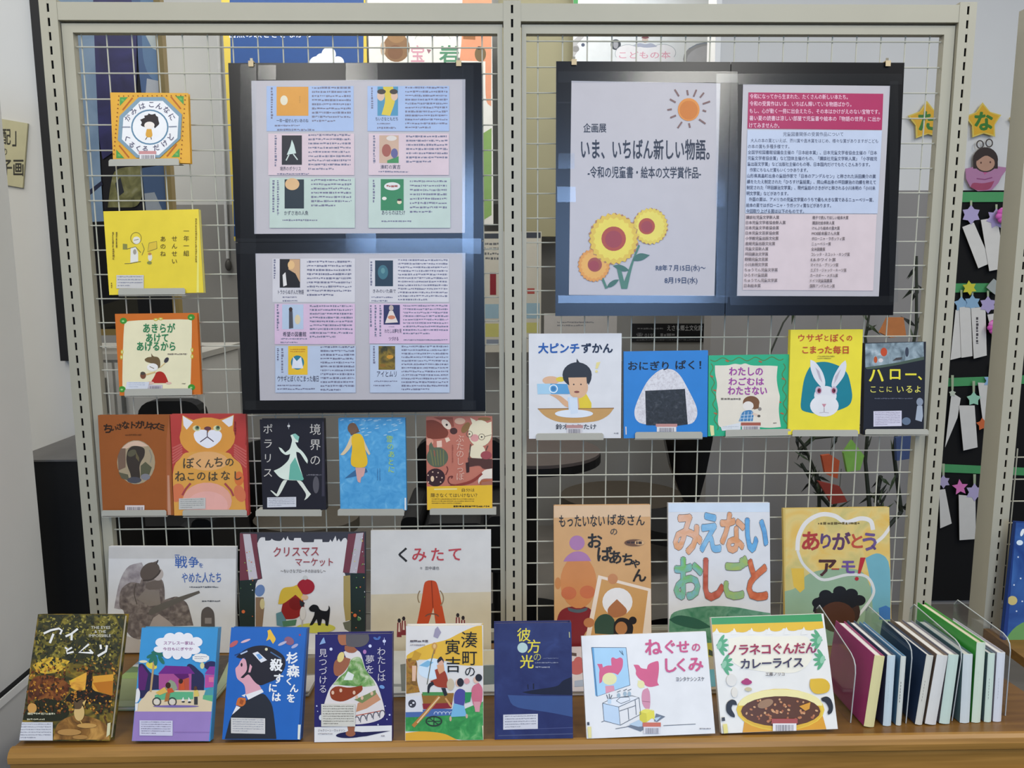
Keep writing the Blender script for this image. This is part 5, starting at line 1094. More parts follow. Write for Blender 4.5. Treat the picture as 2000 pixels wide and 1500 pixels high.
entry(s1, 'bcccc2', 1000, 1240, 1570, 1590, 0, (1288, 1545), (1258, 1500), [(1030, 1255, 1415)], 'あららのはたけ', (1092, 1468, 1255, 1500), 8, small=[(1090, 1538, 1300, 1552)])
s1.R('2f8050', 1085, 1250, 1245, 1468); s1.E('dcdcd8', 1165, 1300, 56, 28); s1.rows(1125, 1290, 1205, 1312, 1, 'a05850', .8, 1); s1.E('e0dcd0', 1110, 1385, 16, 12); s1.E('e0d0b0', 1215, 1410, 16, 14); s1.E('2c2420', 1215, 1395, 16, 8)
endsheet(s1)
F = (440, 400, 3.571); fr(s2, F)
entry(s2, 'cfccd0', 330, 375, 905, 680, 0, (570, 880), (390, 650), [(338, 380, 515)], 'トラからぬすんだ物語', (368, 592, 548, 625), 9, small=[(400, 640, 500, 652), (400, 665, 505, 677)])
s2.R('1c1818', 380, 378, 522, 578); s2.Pg('c8a078', [(450, 380), (520, 380), (520, 540), (490, 480), (440, 450)]); s2.E('e0b880', 460, 420, 24, 30); s2.Pg('e0dcd8', [(400, 490), (420, 470), (430, 560), (405, 570)])
entry(s2, 'cfccd0', 1005, 375, 1560, 680, 0, (1205, 1550), (380, 680), [(1012, 395, 565)], 'きみのいた森で', (1030, 588, 1190, 615), 12, small=[(1020, 640, 1170, 652), (1020, 665, 1130, 678)])
s2.R('1f3444', 1045, 388, 1170, 568); s2.E('3c6c78', 1100, 470, 36, 50); s2.E('5c8c90', 1100, 460, 14, 20)
entry(s2, 'd4b8d0', 345, 690, 905, 972, 0, (590, 888), (700, 940), [(360, 695, 875)], '希望の図書館', (402, 885, 565, 920), 9, small=[(390, 930, 570, 942), (385, 955, 505, 966)])
s2.R('b4c4d8', 398, 695, 545, 868); s2.Pg('4c4c54', [(445, 740), (470, 740), (475, 860), (445, 865)]); s2.E('3c2c28', 457, 730, 13, 16); s2.E('d8c8a4', 505, 800, 20, 34)
entry(s2, 'd4b8d0', 1005, 690, 1565, 968, 0, (1240, 1555), (698, 915), [(1010, 700, 855), (1042, 700, 920), (1076, 700, 920)], 'わたしは夢を見', (1112, 865, 1230, 895), 9, small=[(1245, 938, 1550, 950), (1140, 848, 1180, 855)])
k_ = s2.cur; s2.cur = k_.replace('cover_picture', 'review_text'); s2.T('つづける', 1140, 920, 1208, 948, '4c2c50', .02); s2.cur = k_
s2.R('2c2c58', 1105, 698, 1218, 835); s2.Pg('dcd0c8', [(1145, 740), (1170, 740), (1205, 820), (1115, 825)]); s2.E('c88060', 1160, 785, 26, 14); s2.E('b8a8a0', 1158, 720, 16, 20)
entry(s2, 'b8c4d8', 350, 985, 910, 1310, 0, (665, 900), (985, 1310), [(362, 1000, 1090), (392, 1000, 1170)], 'ウサギとぼくのこまった毎日', (366, 1190, 652, 1235), 12, small=[(365, 1255, 530, 1268), (365, 1278, 625, 1292)])
s2.R('e8bc30', 440, 985, 575, 1185); s2.rows(455, 1005, 560, 1035, 2, 'b87820', .5, 1); s2.E('2c7a90', 505, 1100, 46, 50); s2.Pg('dce0e8', [(475, 1060), (500, 1090), (530, 1060), (545, 1140), (465, 1140)])
entry(s2, 'b8c4d8', 1010, 975, 1565, 1310, 0, (1230, 1555), (982, 1305), [(1032, 985, 1110)], 'アイとムリ', (1058, 1160, 1195, 1200), 13, small=[(1040, 1225, 1200, 1238), (1035, 1255, 1155, 1268)])
s2.Pg(FOR, [(1070, 985), (1185, 985), (1185, 1150), (1070, 1150)]); s2.E('c89028', 1150, 1060, 24, 14); s2.E('8a6420', 1100, 1120, 22, 12)
endsheet(s2)
for x, y in ((491, 120), (896, 119), (1120, 117), (1733, 121)): pass

pl2, th2, (s3, s4) = board('wide black notice board with exhibition title sheet and explanation sheet, in the right bay', [(1085, 120), (1766, 122), (1745, 616), (1086, 617)], [[(1116, 158), (1407, 163), (1395, 578), (1111, 576)], [(1451, 165), (1738, 168), (1716, 579), (1439, 578)]], YB, 2.6, ('v', 1421),
    [(1090, 140, 1440, 162), (1090, 300, 1122, 330) , (1088, 365, 1124, 395), (1090, 577, 1420, 592), (1398, 145, 1440, 580), (1440, 145, 1760, 166), (1425, 578, 1745, 596), (1088, 200, 1115, 203), (1735, 160, 1752, 590), (1398, 355, 1415, 405)])
F = (960, 0, 3.948); fr(s3, F); s3.cur = 'printed_text'; NV = '161f34'
s3.T('企画展', 708, 950, 885, 1022, NV, .015); s3.T('いま、いちばん新しい物語。', 690, 1068, 1682, 1228, NV, .022, .006); s3.T('-令和の児童書・絵本の文学賞作品-', 742, 1280, 1615, 1372, NV, .014, .006)
s3.cur = 'sun_picture'
s3.E('d88a34', 1520, 845, 84, 88); s3.E('c8741c', 1520, 850, 70, 74)
for x0, y0, x1, y1 in ((1412, 690, 1445, 742), (1508, 695, 1515, 735), (1580, 692, 1558, 745), (1638, 715, 1608, 752), (1375, 765, 1420, 790), (1685, 782, 1628, 802), (1355, 848, 1390, 842), (1628, 850, 1655, 860), (1378, 908, 1422, 890), (1468, 940, 1435, 988), (1522, 950, 1530, 985), (1600, 920, 1650, 955)): s3.L('7a5c58', 13, [(x0, y0), (x1, y1)])
fr(s3, (1060, 350, 5)); s3.cur = 'printed_date'
s3.T('R8年７月15日(水)～', 1105, 835, 1590, 905, '24365c', .012); s3.T('8月19日(水)', 1190, 955, 1510, 1028, '24365c', .012)
s3.cur = 'sunflower_picture'; G = '4c7a68'
s3.Pg(G, [(720, 860), (760, 860), (795, 1000), (900, 720), (935, 640), (950, 650), (880, 820), (825, 1070), (768, 1070)]); s3.Pg(G, [(560, 945), (585, 945), (635, 1065), (610, 1070)])
for p in ([(880, 795), (905, 740), (960, 718), (1045, 742), (980, 790), (930, 800)], [(685, 845), (740, 830), (800, 850), (845, 890), (790, 905), (730, 880)], [(625, 1055), (650, 1010), (700, 980), (745, 980), (710, 1030), (660, 1058)]): s3.Pg('3f6a5c', p)
for cx, cy, r, c1, c2, rc in ((500, 840, 150, 'd89440', 'e0a850', 70), (1050, 460, 165, 'd8c048', 'e0d058', 80), (692, 582, 232, 'd8b840', 'e2d050', 120)):
    s3.E('a8784c', cx, cy, r * .98, r * 1.0, 4, 44, jag=.10); s3.E(c1, cx, cy, r * .95, r, 0, 52, jag=.10); s3.E(c2, cx, cy, r * .78, r * .82, 0, 40, jag=.12)
    if r > 160: s3.E('a8442c', cx - (35 if r < 200 else 0), cy, rc, rc * 1.0)
    else: s3.E('9c4838', cx + 8, cy - 5, rc, rc)
    s3.E('98383c', cx - (35 if 160 < r < 200 else 0), cy + 5, rc * .7, rc * .7)
endsheet(s3)
fr(s4, (1400, 100, 2.885)); s4.cur = 'heading_panel'; s4.Pg('a82458', [(178, 232), (938, 240), (930, 444), (172, 436)])
s4.cur = 'printed_text'
for i, t_ in enumerate(('令和になってから生まれた、たくさんの新しい本たち。', '令和の受賞作はいま、いちばん輝いている物語ばかり。', 'もし、心が動く一冊に出会えたら、その本はかけがえのない宝物です。', '暑い夏の読書は涼しい部屋で児童書や絵本の『物語の世界』に出か', 'けてみませんか。')):
    s4.T(t_, 186 - i, 240 + 41 * i, (738, 758, 918, 922, 352)[i], 268 + 41 * i, 'ecc8d8', .008, .008)
s4.cur = 'tinted_panel'; s4.Pg('bcc6da', [(172, 444), (930, 448), (905, 915), (160, 912)]); s4.Pg('d4c4c6', [(160, 918), (900, 920), (880, 1350), (145, 1345)])
s4.cur = 'printed_text'; I4 = '3f4660'
s4.T('児童図書関係の受賞作品について', 372, 456, 712, 480, I4, .006)
L4 = ('大人の本の賞といえば、芥川賞や直木賞をはじめ、様々な賞がありますがこども', 'の本の賞も多種多様です。', '全国学校図書館協議会主催の「日本絵本賞」、日本児童文学者協会主催の「日本', '児童文学者協会賞」など団体主催のもの、「講談社児童文学新人賞」「小学館児', '童出版文学賞」など出版社主催のもの等、日本国内だけでもたくさんあります。', '作家にちなんだ賞もいくつかあります。', '山形県高畠町出身の童話作家で「日本のアンデルセン」と称された浜田廣介の業', '績をたたえ制定された「ひろすけ童話賞」、岡山県出身の坪田譲治の功績を称えて', '制定された「坪田譲治文学賞」、現代童話のさきがけと称される小川未明の「小川未', '明文学賞」などがあります。', '外国の賞は、アメリカの児童文学賞のうちで最も大きな賞であるニューベリー賞、', '絵本の賞ではボローニャ・ラガッツィ賞などがあります。', '今回取り上げる賞は以下のものです。')
for i, t_ in enumerate(L4):
    x0 = 176 - i * 1.0 + (14 if i in (0, 5, 10) else 0); x1 = (908, 408, 902, 902, 862, 512, 895, 895, 892, 402, 882, 642, 490)[i]; y = 492 + i * 33.1
    s4.T(t_, x0, y, x1, y + 23, I4, .006, .005)
LA = ('講談社児童文学新人賞', '日本児童文学者協会新人賞', '日本児童文学者協会賞', '日本児童文芸家協会賞', '小学館児童出版文化賞', '産経児童出版文化賞', '児童文芸新人賞', '坪田譲治文学賞', '野間児童文芸賞', '小川未明文学賞', 'ちゅうでん児童文学賞', 'ひろすけ童話賞', 'ちゅうでん児童文学賞', '日本絵本賞')
LB = ('親子で読んでほしい絵本大賞', '講談社絵本新人賞', 'けんぶち絵本の里大賞', 'MOE絵本屋さん大賞', 'ボローニャ・ラガッツィ賞', 'ニューベリー賞', '全米図書賞', 'コレッタ・スコット・キング賞', 'E.B.ホワイト賞', 'マイケル・プリンツ賞', 'エズラ・ジャック・キーツ賞', 'カーネギー・メダル賞', 'ドイツ児童図書賞', '国際アンデルセン賞')
for i in range(14):
    y = 926 + 29.6 * i
    s4.T(LA[i], 164 - i, y, 164 - i + len(LA[i]) * 18.6, y + 20, '4c444c', .006); s4.T(LB[i], 538 - i * 1.3, y + 2, 538 - i * 1.3 + len(LB[i]) * 15.5, y + 22, '4c444c', .006)
endsheet(s4)
# clips at the top edges
for (x, y, p_, lab) in ((491, 120, pl, 'small tan clip at the top left corner of the tall left board'), (896, 119, pl, 'small tan clip at the top right corner of the tall left board'), (1121, 117, pl2, 'small tan clip at the top left corner of the wide right board'), (1733, 120, pl2, 'small tan clip at the top right corner of the wide right board')):
    c = p_.hit(x, y); c = c + p_.u * 0; a = (c - p_.O).dot(p_.u); h = p_.h
    t_ = thing('paper_clip', lab, 'clip', p_.at(a, h), 'tan clips holding the notice boards'); m = mat('c9b48c', .4, .04)
    b = MB(); p_.bx(b, a - .005, a + .005, h - .008, h + .0015, -.0042, -.0034, m); p_.bx(b, a - .005, a + .005, h + .0015, h + .003, -.0042, .0075, m); p_.bx(b, a - .005, a + .005, h - .008, h + .0015, .0062, .0075, m); b.obj('clip_body', t_)
    b = MB(); p_.bx(b, a - .0025, a + .0025, h + .003, h + .009, .0, .0015, mat('8c8878', .3, .03, metal=.8)); b.obj('clip_handle', t_)
# ================================================================== books with their spines towards us, between clear dividers, at the right end
GS = 'books standing spine out at the right end of the shelf'
F = (1580, 1150, 4.286)
def spine_book(label, quad, spine, side, depth, top=None, note=None, lean=3):
    for _ in range(4):
        lift = .001
        pl = Plane(F, quad, None, lean, FLOORP, getattr(spine_book, 'l', .001), rolled=True)
        spine_book.l = getattr(spine_book, 'l', .001) + .0006 - min((pl.at(a, 0, c) - TRAY_P).dot(TRAY_N) for a in (0, pl.w) for c in (0, depth))
    spine_book.l = .001
    th = thing('novel', label, 'book', pl.at(pl.w / 2, 0, 0), GS); e = .0016; w_ = pl.w
    b = MB(); cm = mat(side, .3, .05); pl.bx(b, 0, e, 0, pl.h, e, depth, cm); pl.bx(b, w_ - e, w_, 0, pl.h, e, depth, cm); b.obj('cover', th)
    b = MB(); n = 5; pts = []                                        # slightly rounded spine
    for i in range(n + 1):
        f = i / n; pts.append((w_ * f, e - .0022 * math.sin(math.pi * f)))
    b.prism([pl.at(a, 0, c) for a, c in pts] + [pl.at(w_, 0, e + .001), pl.at(0, 0, e + .001)], pl.v * pl.h, mat(spine, .3, .03)); b.obj('spine', th)
    b = MB(); pl.bx(b, e, w_ - e, .003, pl.h - .003, e + .001, depth - .003, mat(top or 'd9d6cc', .8)); b.obj('page_block', th)
    pl.cur = 'spine_lettering'; pl.p0 = pl.p0 + pl.n * .0012; pl.layer = 3; pl.thing = th
    return pl
def spq(xb0, xb1, yb, xt0, xt1, yt): return [(xt0, yt), (xt1, yt - 4), (xb1, yb - 4), (xb0, yb)]
SP = [
    ('pink book with yellow spine, first of the spine-out books', spq(462, 548, 1158, 552, 640, 566), 'e2d9a0', 'a03470', .150),
    ('slim book with pale blue spine, second of the spine-out books', spq(622, 690, 1150, 660, 728, 562), 'c9d8de', '3c4c68', .150),
    ('thin blue-sided book with white spine just left of the second divider', spq(728, 778, 1146, 775, 815, 572), 'd8dcd4', '5c8ab0', .150),
    ('book with cream spine just right of the second divider', spq(892, 950, 1140, 985, 1050, 562), 'd6d4c8', '2c3c58', .150),
    ('thick white-spined book, fifth of the spine-out books', spq(972, 1068, 1138, 1075, 1168, 560), 'dcdbd6', '7c6a5c', .155),
    ('book with pale mint spine just left of the third divider', spq(1095, 1180, 1132, 1170, 1262, 556), 'c9dcd0', '8a8894', .150),
    ('book with lavender-white spine just right of the third divider', spq(1268, 1345, 1125, 1295, 1378, 552), 'd2dada', '5c7c84', .150),
    ('tallest spine-out book, bright green cover with pale green spine', spq(1365, 1438, 1122, 1408, 1485, 455), 'd2e0cc', '3fa040', .185),
    ('slim mint-spined book right of the tall green book', spq(1468, 1530, 1118, 1505, 1562, 545), 'cfe0d2', '6c7c90', .150),
    ('white-spined book, last of the spine-out books before the end divider', spq(1545, 1612, 1115, 1578, 1650, 538), 'd9dce2', 'b4b0bc', .150)]
pls = []
for lab, q, c1, c2, dp in SP:
    b = spine_book(lab, q, c1, c2, dp, 'e0ddd8' if dp < .18 else 'd8ccb4'); pls.append(b)
    mx = lambda f: (q[3][0] + q[2][0]) / 2 * (1 - f) + (q[0][0] + q[1][0]) / 2 * f
    h = q[3][1] - q[0][1]; y0 = q[0][1] + h * .38
    for k in range(7):
        f = .62 - k * .045; x = mx(f); y = q[3][1] - h * f; s_ = 13 + (k * 7 % 5)
        b.Pg('6a6a66', [(x - 8, y - 9), (x + 7, y - 9), (x + 6, y + s_ - 6), (x - 9, y + s_ - 6)], 3)
    done(b)
# picture on the pink book's side
# clear acrylic dividers: upright sheet with a rounded front top corner and a foot
ACR = film('acrylic', (.90, .92, .93), .10, .05)
def divider(label, foot_px, top_front, top_back, tilt=0):
    """foot_px: the front bottom corner on the shelf; the sheet runs back from there"""
    a = tpt(*foot_px); dpt = .165
    d = ray(*top_front); t = (a.y - .0 - CAM.y) / d.y; f = CAM + d * t
    t2 = (a.y + dpt - CAM.y); d2 = ray(*top_back); g = CAM + d2 * (t2 / d2.y)
    c = Vector((a.x, a.y + dpt, tray_z(a.y + dpt) + .0006)); a = a + Vector((0, 0, .0006))
    c.x = a.x; g.x = f.x
    k = .022; fb = f + (g - f) * (k / dpt) ; fd = f + (a - f) * (k / max((a - f).length, .01))
    pts = [a, fd, f + (fb - f) * .15 + (fd - f) * .45, f + (fb - f) * .45 + (fd - f) * .15, fb, g - (g - f) * .06, g + (c - g) * .08, c]
    th = thing('bookend', label, 'bookend', a, 'clear acrylic dividers between the spine-out books')
    b = MB(); b.prism(pts, (.0022, 0, 0), ACR); b.obj('upright_sheet', th)
    b = MB(); E_ = mat('b9bdbc', .15, .02); n = len(pts)
    b.tube([p + Vector((.0011, 0, 0)) for p in pts[:-1]], .0011, E_, 5); b.obj('polished_edge', th)
    return a
divider('clear divider at the left end, between the curry pot book and the pink book', (1660, 1412), (1672, 1292), (1597, 1176))
divider('clear divider in front of a dark navy cover, second from the left among the dividers', (1768, 1413), (1782, 1262), (1681, 1180))
divider('clear divider left of the lavender-white spine, third from the left among the dividers', (1858, 1408), (1880, 1262), (1768, 1176))
divider('tall clear divider closing the right end of the spine-out row', (1962, 1398), (1974, 1248), (1842, 1168))
# ================================================================== what stands behind the mesh
def sheet(name, label, cat, quad, Y, col, frame=(0, 0, 1), t=.006, group=None, lean=0, yaw=0):
    fx, fy, fs = frame
    pl = Plane(frame, quad, Y, lean, None, 0, yaw); th = thing(name, label, cat, pl.at(pl.w / 2, 0, 0), group)
    b = MB(); pl.bx(b, 0, pl.w, 0, pl.h, 0, t, mat(col, .6, .03)); b.obj('sheet', th); pl.thing = th; pl.cur = 'printed_picture'; return pl
# tall framed picture on the left
YA = 1.2
F = (120, 50, 4.054)
pa = Plane(F, [(-190, -420), (830, -420), (905, 2450), (-60, 2450)], YA, 0)
th = thing('framed_picture', 'tall blue and black abstract picture in a brass frame behind the left bay', 'picture', pa.at(pa.w / 2, 0))
b = MB(); pa.bx(b, .02, pa.w - .02, .02, pa.h - .02, .004, .02, mat('16161e', .6)); b.obj('canvas', th)
b = MB(); fm = mat('8f7c4c', .4, .05); fw = .022
for r in ((0, fw, 0, pa.h), (pa.w - fw, pa.w, 0, pa.h), (fw, pa.w - fw, 0, fw), (fw, pa.w - fw, pa.h - fw, pa.h)): pa.bx(b, *r, -.012, .02, fm)
b.obj('frame', th); pa.cur = 'painting'; pa.p0 = pa.p0 - pa.n * .003
pa.Pg(painted('bluegrey', [(.3, '7f9cbe'), (.6, '98b4d2'), (.8, 'aec4da')], 6), [(-60, -400), (250, -400), (262, 100), (300, 900), (330, 1450), (340, 1550), (150, 1560), (-60, 600)])
pa.Pg(painted('navy', [(.3, '2c2c54'), (.6, '3c3c78'), (.8, '48488a')], 8), [(250, -400), (600, -400), (600, 560), (560, 900), (420, 1000), (330, 1060), (300, 900), (262, 100)])
pa.Pg('52709c', [(500, -400), (830, -400), (800, 560), (640, 560), (610, 300), (600, -50)]); pa.Pg('6c8fb4', [(620, -400), (830, -400), (830, 470), (700, 420), (650, 280), (640, 100)]); pa.Pg('cfd8d4', [(660, 60), (780, -200), (800, 220), (720, 180)]); pa.Pg('c8ccd0', [(680, 420), (770, 440), (775, 540), (670, 540)])
pa.Pg('4c6488', [(640, 1130), (830, 1100), (860, 1500), (680, 1560)]); pa.Pg('a4acb4', [(660, 1330), (740, 1320), (810, 1480), (680, 1520)])
pa.Pg(painted('olive', [(.3, '5c5c38'), (.55, '8a8858'), (.75, 'a8a684')], 20), [(420, 1130), (640, 1110), (650, 1350), (600, 1440), (500, 1440), (370, 1440), (390, 1280)]); pa.Pg('30343c', [(430, 1250), (470, 1200), (500, 1320), (450, 1360)])
pa.Pg('2c3250', [(190, 1330), (320, 1230), (330, 1260), (210, 1360)]); pa.Pg('0c0c10', [(150, 1560), (340, 1550), (360, 1440), (640, 1440), (700, 1600), (880, 1600), (900, 2440), (-40, 2440), (80, 1700)])
pa.Pg('2c2a20', [(200, 2250), (600, 2130), (620, 2330), (240, 2420)])
pa.finish(th)
# white low cupboard under it
zc = P(300, 690, 1.0).z
x0, x1 = P(60, 720, 1.0).x, P(388, 720, 1.0).x
th = thing('cupboard', 'low white cupboard under the blue abstract picture behind the left bay', 'cupboard', ((x0 + x1) / 2, 1.0, 0))
b = MB(); b.box(x0, x1, 1.0, 1.4, 0, zc - .02, mat('c9c7c0', .6, .02)); b.obj('body', th)
b = MB(); b.box(x0 - .01, x1 + .01, .985, 1.42, zc - .02, zc, mat('b4b1a8', .5, .02)); b.obj('top', th)
for i, s_ in enumerate((0, 1)):
    xm = (x0 + x1) / 2; b = MB(); b.box(x0 + .01 + s_ * (xm - x0 - .005), xm - .005 + s_ * (x1 - xm - .005), .99, .9995, .05, zc - .03, mat('cfcdc6', .55, .02)); dr = b.obj('door', th)
    b = MB(); xx = xm + (.03 if s_ else -.03); b.box(xx - .004, xx + .004, .975, .99, zc - .2, zc - .08, mat('8c8c88', .3, metal=.8)); b.obj('handle', dr)
YP2 = 2.2
# blue poster with yellow border
pp = sheet('poster', 'deep blue poster with yellow border and white cloud behind the left board', 'poster', [(437, -90), (722, -90), (716, 470), (448, 470)], YP2, 'c9b248', t=.01)
pp.Pg('1b447e', [(447, -80), (713, -80), (708, 462), (455, 462)]); pp.cur = 'printed_title'; pp.T('自然の歌をききながら', 448, 58, 608, 74, 'dfe4ea', .01); pp.cur = 'printed_picture'
for x, y, r in ((642, 106, 14), (628, 116, 12), (618, 124, 14), (640, 122, 18), (660, 122, 12)): pp.E('dfe6ec', x, y, r)
done(pp)
# poster with fox-brown creature and festival lettering
pp = sheet('poster', 'white poster with red and green characters behind the top right of the tall board', 'poster', [(723, -60), (962, -60), (962, 440), (723, 440)], YP2, 'd3d1c8', t=.008)
F3 = (710, 40, 7.143)
def f3(pts): return [(710 + x / 7.143, 40 + y / 7.143) for x, y in pts]
pp.E('7c5c3c', 710 + 460 / 7.143, 40 + 380 / 7.143, 26, 28); pp.E('8c6a44', 710 + 460 / 7.143, 40 + 200 / 7.143, 18, 16); pp.E('6f4c30', 772, 102, 15, 14); pp.E('b09c84', 748, 95, 5, 14)
pp.Pg('d08c68', f3([(1380, -300), (1790, -300), (1780, 1200), (1700, 1140), (1700, 570), (1340, 560), (1370, 300)])); pp.Pg('8c5c34', f3([(1390, 60), (1560, 60), (1560, 270), (1390, 260)])); pp.Pg('7a5030', f3([(1280, 130), (1330, 130), (1320, 230), (1280, 220)])); pp.E('6a5838', 710 + 1630 / 7.143, 40 + 470 / 7.143, 11, 15); pp.E('26221c', 710 + 1610 / 7.143, 40 + 385 / 7.143, 3.5)
pp.Pg('7a9a4c', [(944, 260), (960, 250), (960, 420), (944, 430)])
pp.cur = 'printed_title'; pp.T('宝', 710 + 660 / 7.143, 40 + 345 / 7.143, 710 + 850 / 7.143, 40 + 580 / 7.143, 'c08c98', .02); pp.T('岩', 710 + 1055 / 7.143, 40 + 345 / 7.143, 710 + 1330 / 7.143, 40 + 590 / 7.143, '4c8060', .03)
pp.Pg('8a6068', f3([(880, 400), (945, 410), (910, 465)])); pp.cur = 'printed_picture'; pp.Ring('9aa09c', 710 + 965 / 7.143, 40 + 260 / 7.143, 34, 1.2, 14, a0=180, a1=360); pp.rows(710 + 770 / 7.143, 68, 710 + 1150 / 7.143, 72, 1, '8c8c8c', .8, 1)
done(pp)
# tan panel between the posters
b = MB(); a, c = P(975, 300, YP2 + .1), P(1118, 300, YP2 + .1); zt_, zb_ = 2.9, P(1050, 462, YP2 + .1).z
b.box(a.x, c.x, YP2 + .1, YP2 + .13, zb_, zt_, mat('948e6e', .6, .04, 6)); tag(b.obj('pinboard'), 'tan pinboard behind the middle post and the left edge of the right board', 'pinboard')
# notices below it
pp = sheet('notice', 'cream notice with black text and red block behind the middle post', 'notice', [(935, 452), (1058, 452), (1056, 688), (938, 688)], YP2, 'b9b5a8', t=.004)
pp.cur = 'printed_panel#a'; pp.R('2c3038', 944, 456, 974, 466); pp.cur = 'printed_panel#b'; pp.R('2c3038', 1028, 454, 1056, 465); pp.cur = 'small_print'; pp.rows(944, 474, 974, 512, 4, '5c5c5c', .5, 1); pp.cur = 'printed_picture'
pp.cur = 'printed_panel#16'; pp.R('7c1c24', 957, 532, 969, 576); pp.cur = 'printed_panel#17'; pp.R('a04c44', 1030, 563, 1044, 574); pp.cur = 'printed_panel#18'; pp.R('8aa4b0', 945, 594, 974, 622); pp.cur = 'printed_panel#19'; pp.R('8aa4b0', 1028, 592, 1054, 622); pp.cur = 'printed_panel#20'; pp.R('b4b068', 948, 632, 974, 658); pp.cur = 'printed_panel#21'; pp.R('b4b068', 1028, 630, 1052, 650); pp.cur = 'printed_panel#22'; pp.R('7c8490', 950, 663, 974, 672); done(pp)
pp = sheet('notice', 'pale notice sheet just below the left edge of the right board', 'notice', [(1062, 612), (1205, 612), (1204, 690), (1063, 690)], YP2, 'b4b0ac', t=.004); pp.cur = 'small_print'; pp.rows(1088, 628, 1160, 640, 2, '7c7c80', .5, .8); done(pp)
# children's books poster
pp = sheet('poster', 'white poster with pink children\'s-book lettering above the right board', 'poster', [(1118, -60), (1407, -60), (1402, 330), (1120, 330)], YP2, 'dcdfde', t=.006)
g5 = lambda x, y: (1100 + x / 5.556, 40 + y / 5.556)
pp.Pg('3f8f4c', [g5(100, -500), g5(160, -500), g5(160, 165), g5(100, 165)]); pp.Pg('b0aeac', [g5(75, 250), g5(160, 170), g5(240, 110), g5(270, 130), g5(150, 260), g5(180, 300), g5(100, 420)]); pp.E('4c5468', *g5(215, 265), 3.5, 3.5); pp.E('8a8884', *g5(135, 310), 7, 6)
pp.E('3c4048', *g5(570, 262), 10, 10.5); pp.E('9c9ca0', *g5(570, 262), 5, 8)
pp.E('9c9c9c', *g5(1600, 420), 54, 34); pp.E('b4b4b6', *g5(1640, 430), 54, 30); pp.L('8a94a0', 2, [g5(1360, 310), g5(1450, 260), g5(1620, 235)])
for x, y, rx, ry in ((700, 360, 24, 17), (890, 350, 36, 12), (1080, 350, 25, 16)): pp.E('9ca4a8', *g5(x, y), rx + 1, ry + 1)
for x, y, rx, ry in ((700, 360, 24, 17), (890, 350, 36, 12), (1080, 350, 25, 16), (890, 420, 58, 18)): pp.E('e2e0e0', *g5(x, y), rx, ry)
pp.Pg('a4a8b8', [g5(760, 270), g5(830, 240), g5(890, 260), g5(960, 240), g5(1020, 285), g5(890, 300)]); pp.E('c8b4a8', *g5(888, 210), 6, 6); pp.Pg('7c4c50', [g5(845, 190), g5(890, 150), g5(935, 190), g5(890, 200)])
pp.cur = 'printed_title'; pp.T('こどもの本', *g5(605, 335), *g5(1165, 415), 'd49aa8', .015); done(pp)
# black sign
pp = sheet('sign', 'black sign with white lettering under the right board', 'sign', [(1232, 632), (1384, 632), (1383, 668), (1233, 668)], 2.583, '111114', t=.006); pp.cur = 'lettering'
pp.T('えさし郷土文化館', 1303, 635, 1372, 646, 'b4b4b4', .015); pp.T('☎ 0197-31-1600', 1243, 649, 1315, 660, '8c8c8c', .01) if False else pp.T('☎ 0197', 1243, 650, 1280, 660, '8c8c8c', .01); pp.rows(1245, 640, 1295, 645, 1, '6a6a6a', .7, 1); pp.rows(1290, 651, 1318, 659, 1, '7c7c7c', .8, 1); pp.rows(1243, 662, 1372, 666, 1, '5c5c5c', .8, 1); done(pp)
# pull rod hanging left of the left board
b = MB(); p0, p1 = P(424, 20, 2.575), P(445, 505, 2.575); b.tube([p0, p1], .009, mat('dcdcd8', .3), 8); rod = b.obj('pull_rod', loc=p1); tag(rod, 'white pull rod with dark knob hanging left of the tall board', 'rod')
b = MB(); b.ellipsoid(P(446, 518, 2.57), .018, .016, .03, mat('55534e', .4)); b.obj('knob', rod, True)
# round table, chairs
def disc(mb, c, r, t, m, n=36, ry=None):
    ry = ry or r; pts = [Vector((c[0] + r * math.cos(2 * math.pi * i / n), c[1] + ry * math.sin(2 * math.pi * i / n), c[2])) for i in range(n)]; mb.prism(pts, (0, 0, t), m)
tc = P(1042, 884, 1.35); th = thing('table', 'round brown-topped table with black edge behind the middle post', 'table', (tc.x, tc.y, 0))
b = MB(); disc(b, (tc.x, tc.y, tc.z), .26, .012, mat('5f5652', .45)); b.obj('tabletop', th)
b = MB(); disc(b, (tc.x, tc.y, tc.z - .03), .262, .029, mat('0a0a0b', .5)); b.obj('edge_band', th)
b = MB(); b.tube([(tc.x - .02, tc.y, tc.z - .03), (tc.x - .02, tc.y, .02)], .035, BLACK, 12); b.obj('pedestal', th)
b = MB(); disc(b, (tc.x - .02, tc.y, 0), .22, .02, BLACK); b.obj('foot', th)
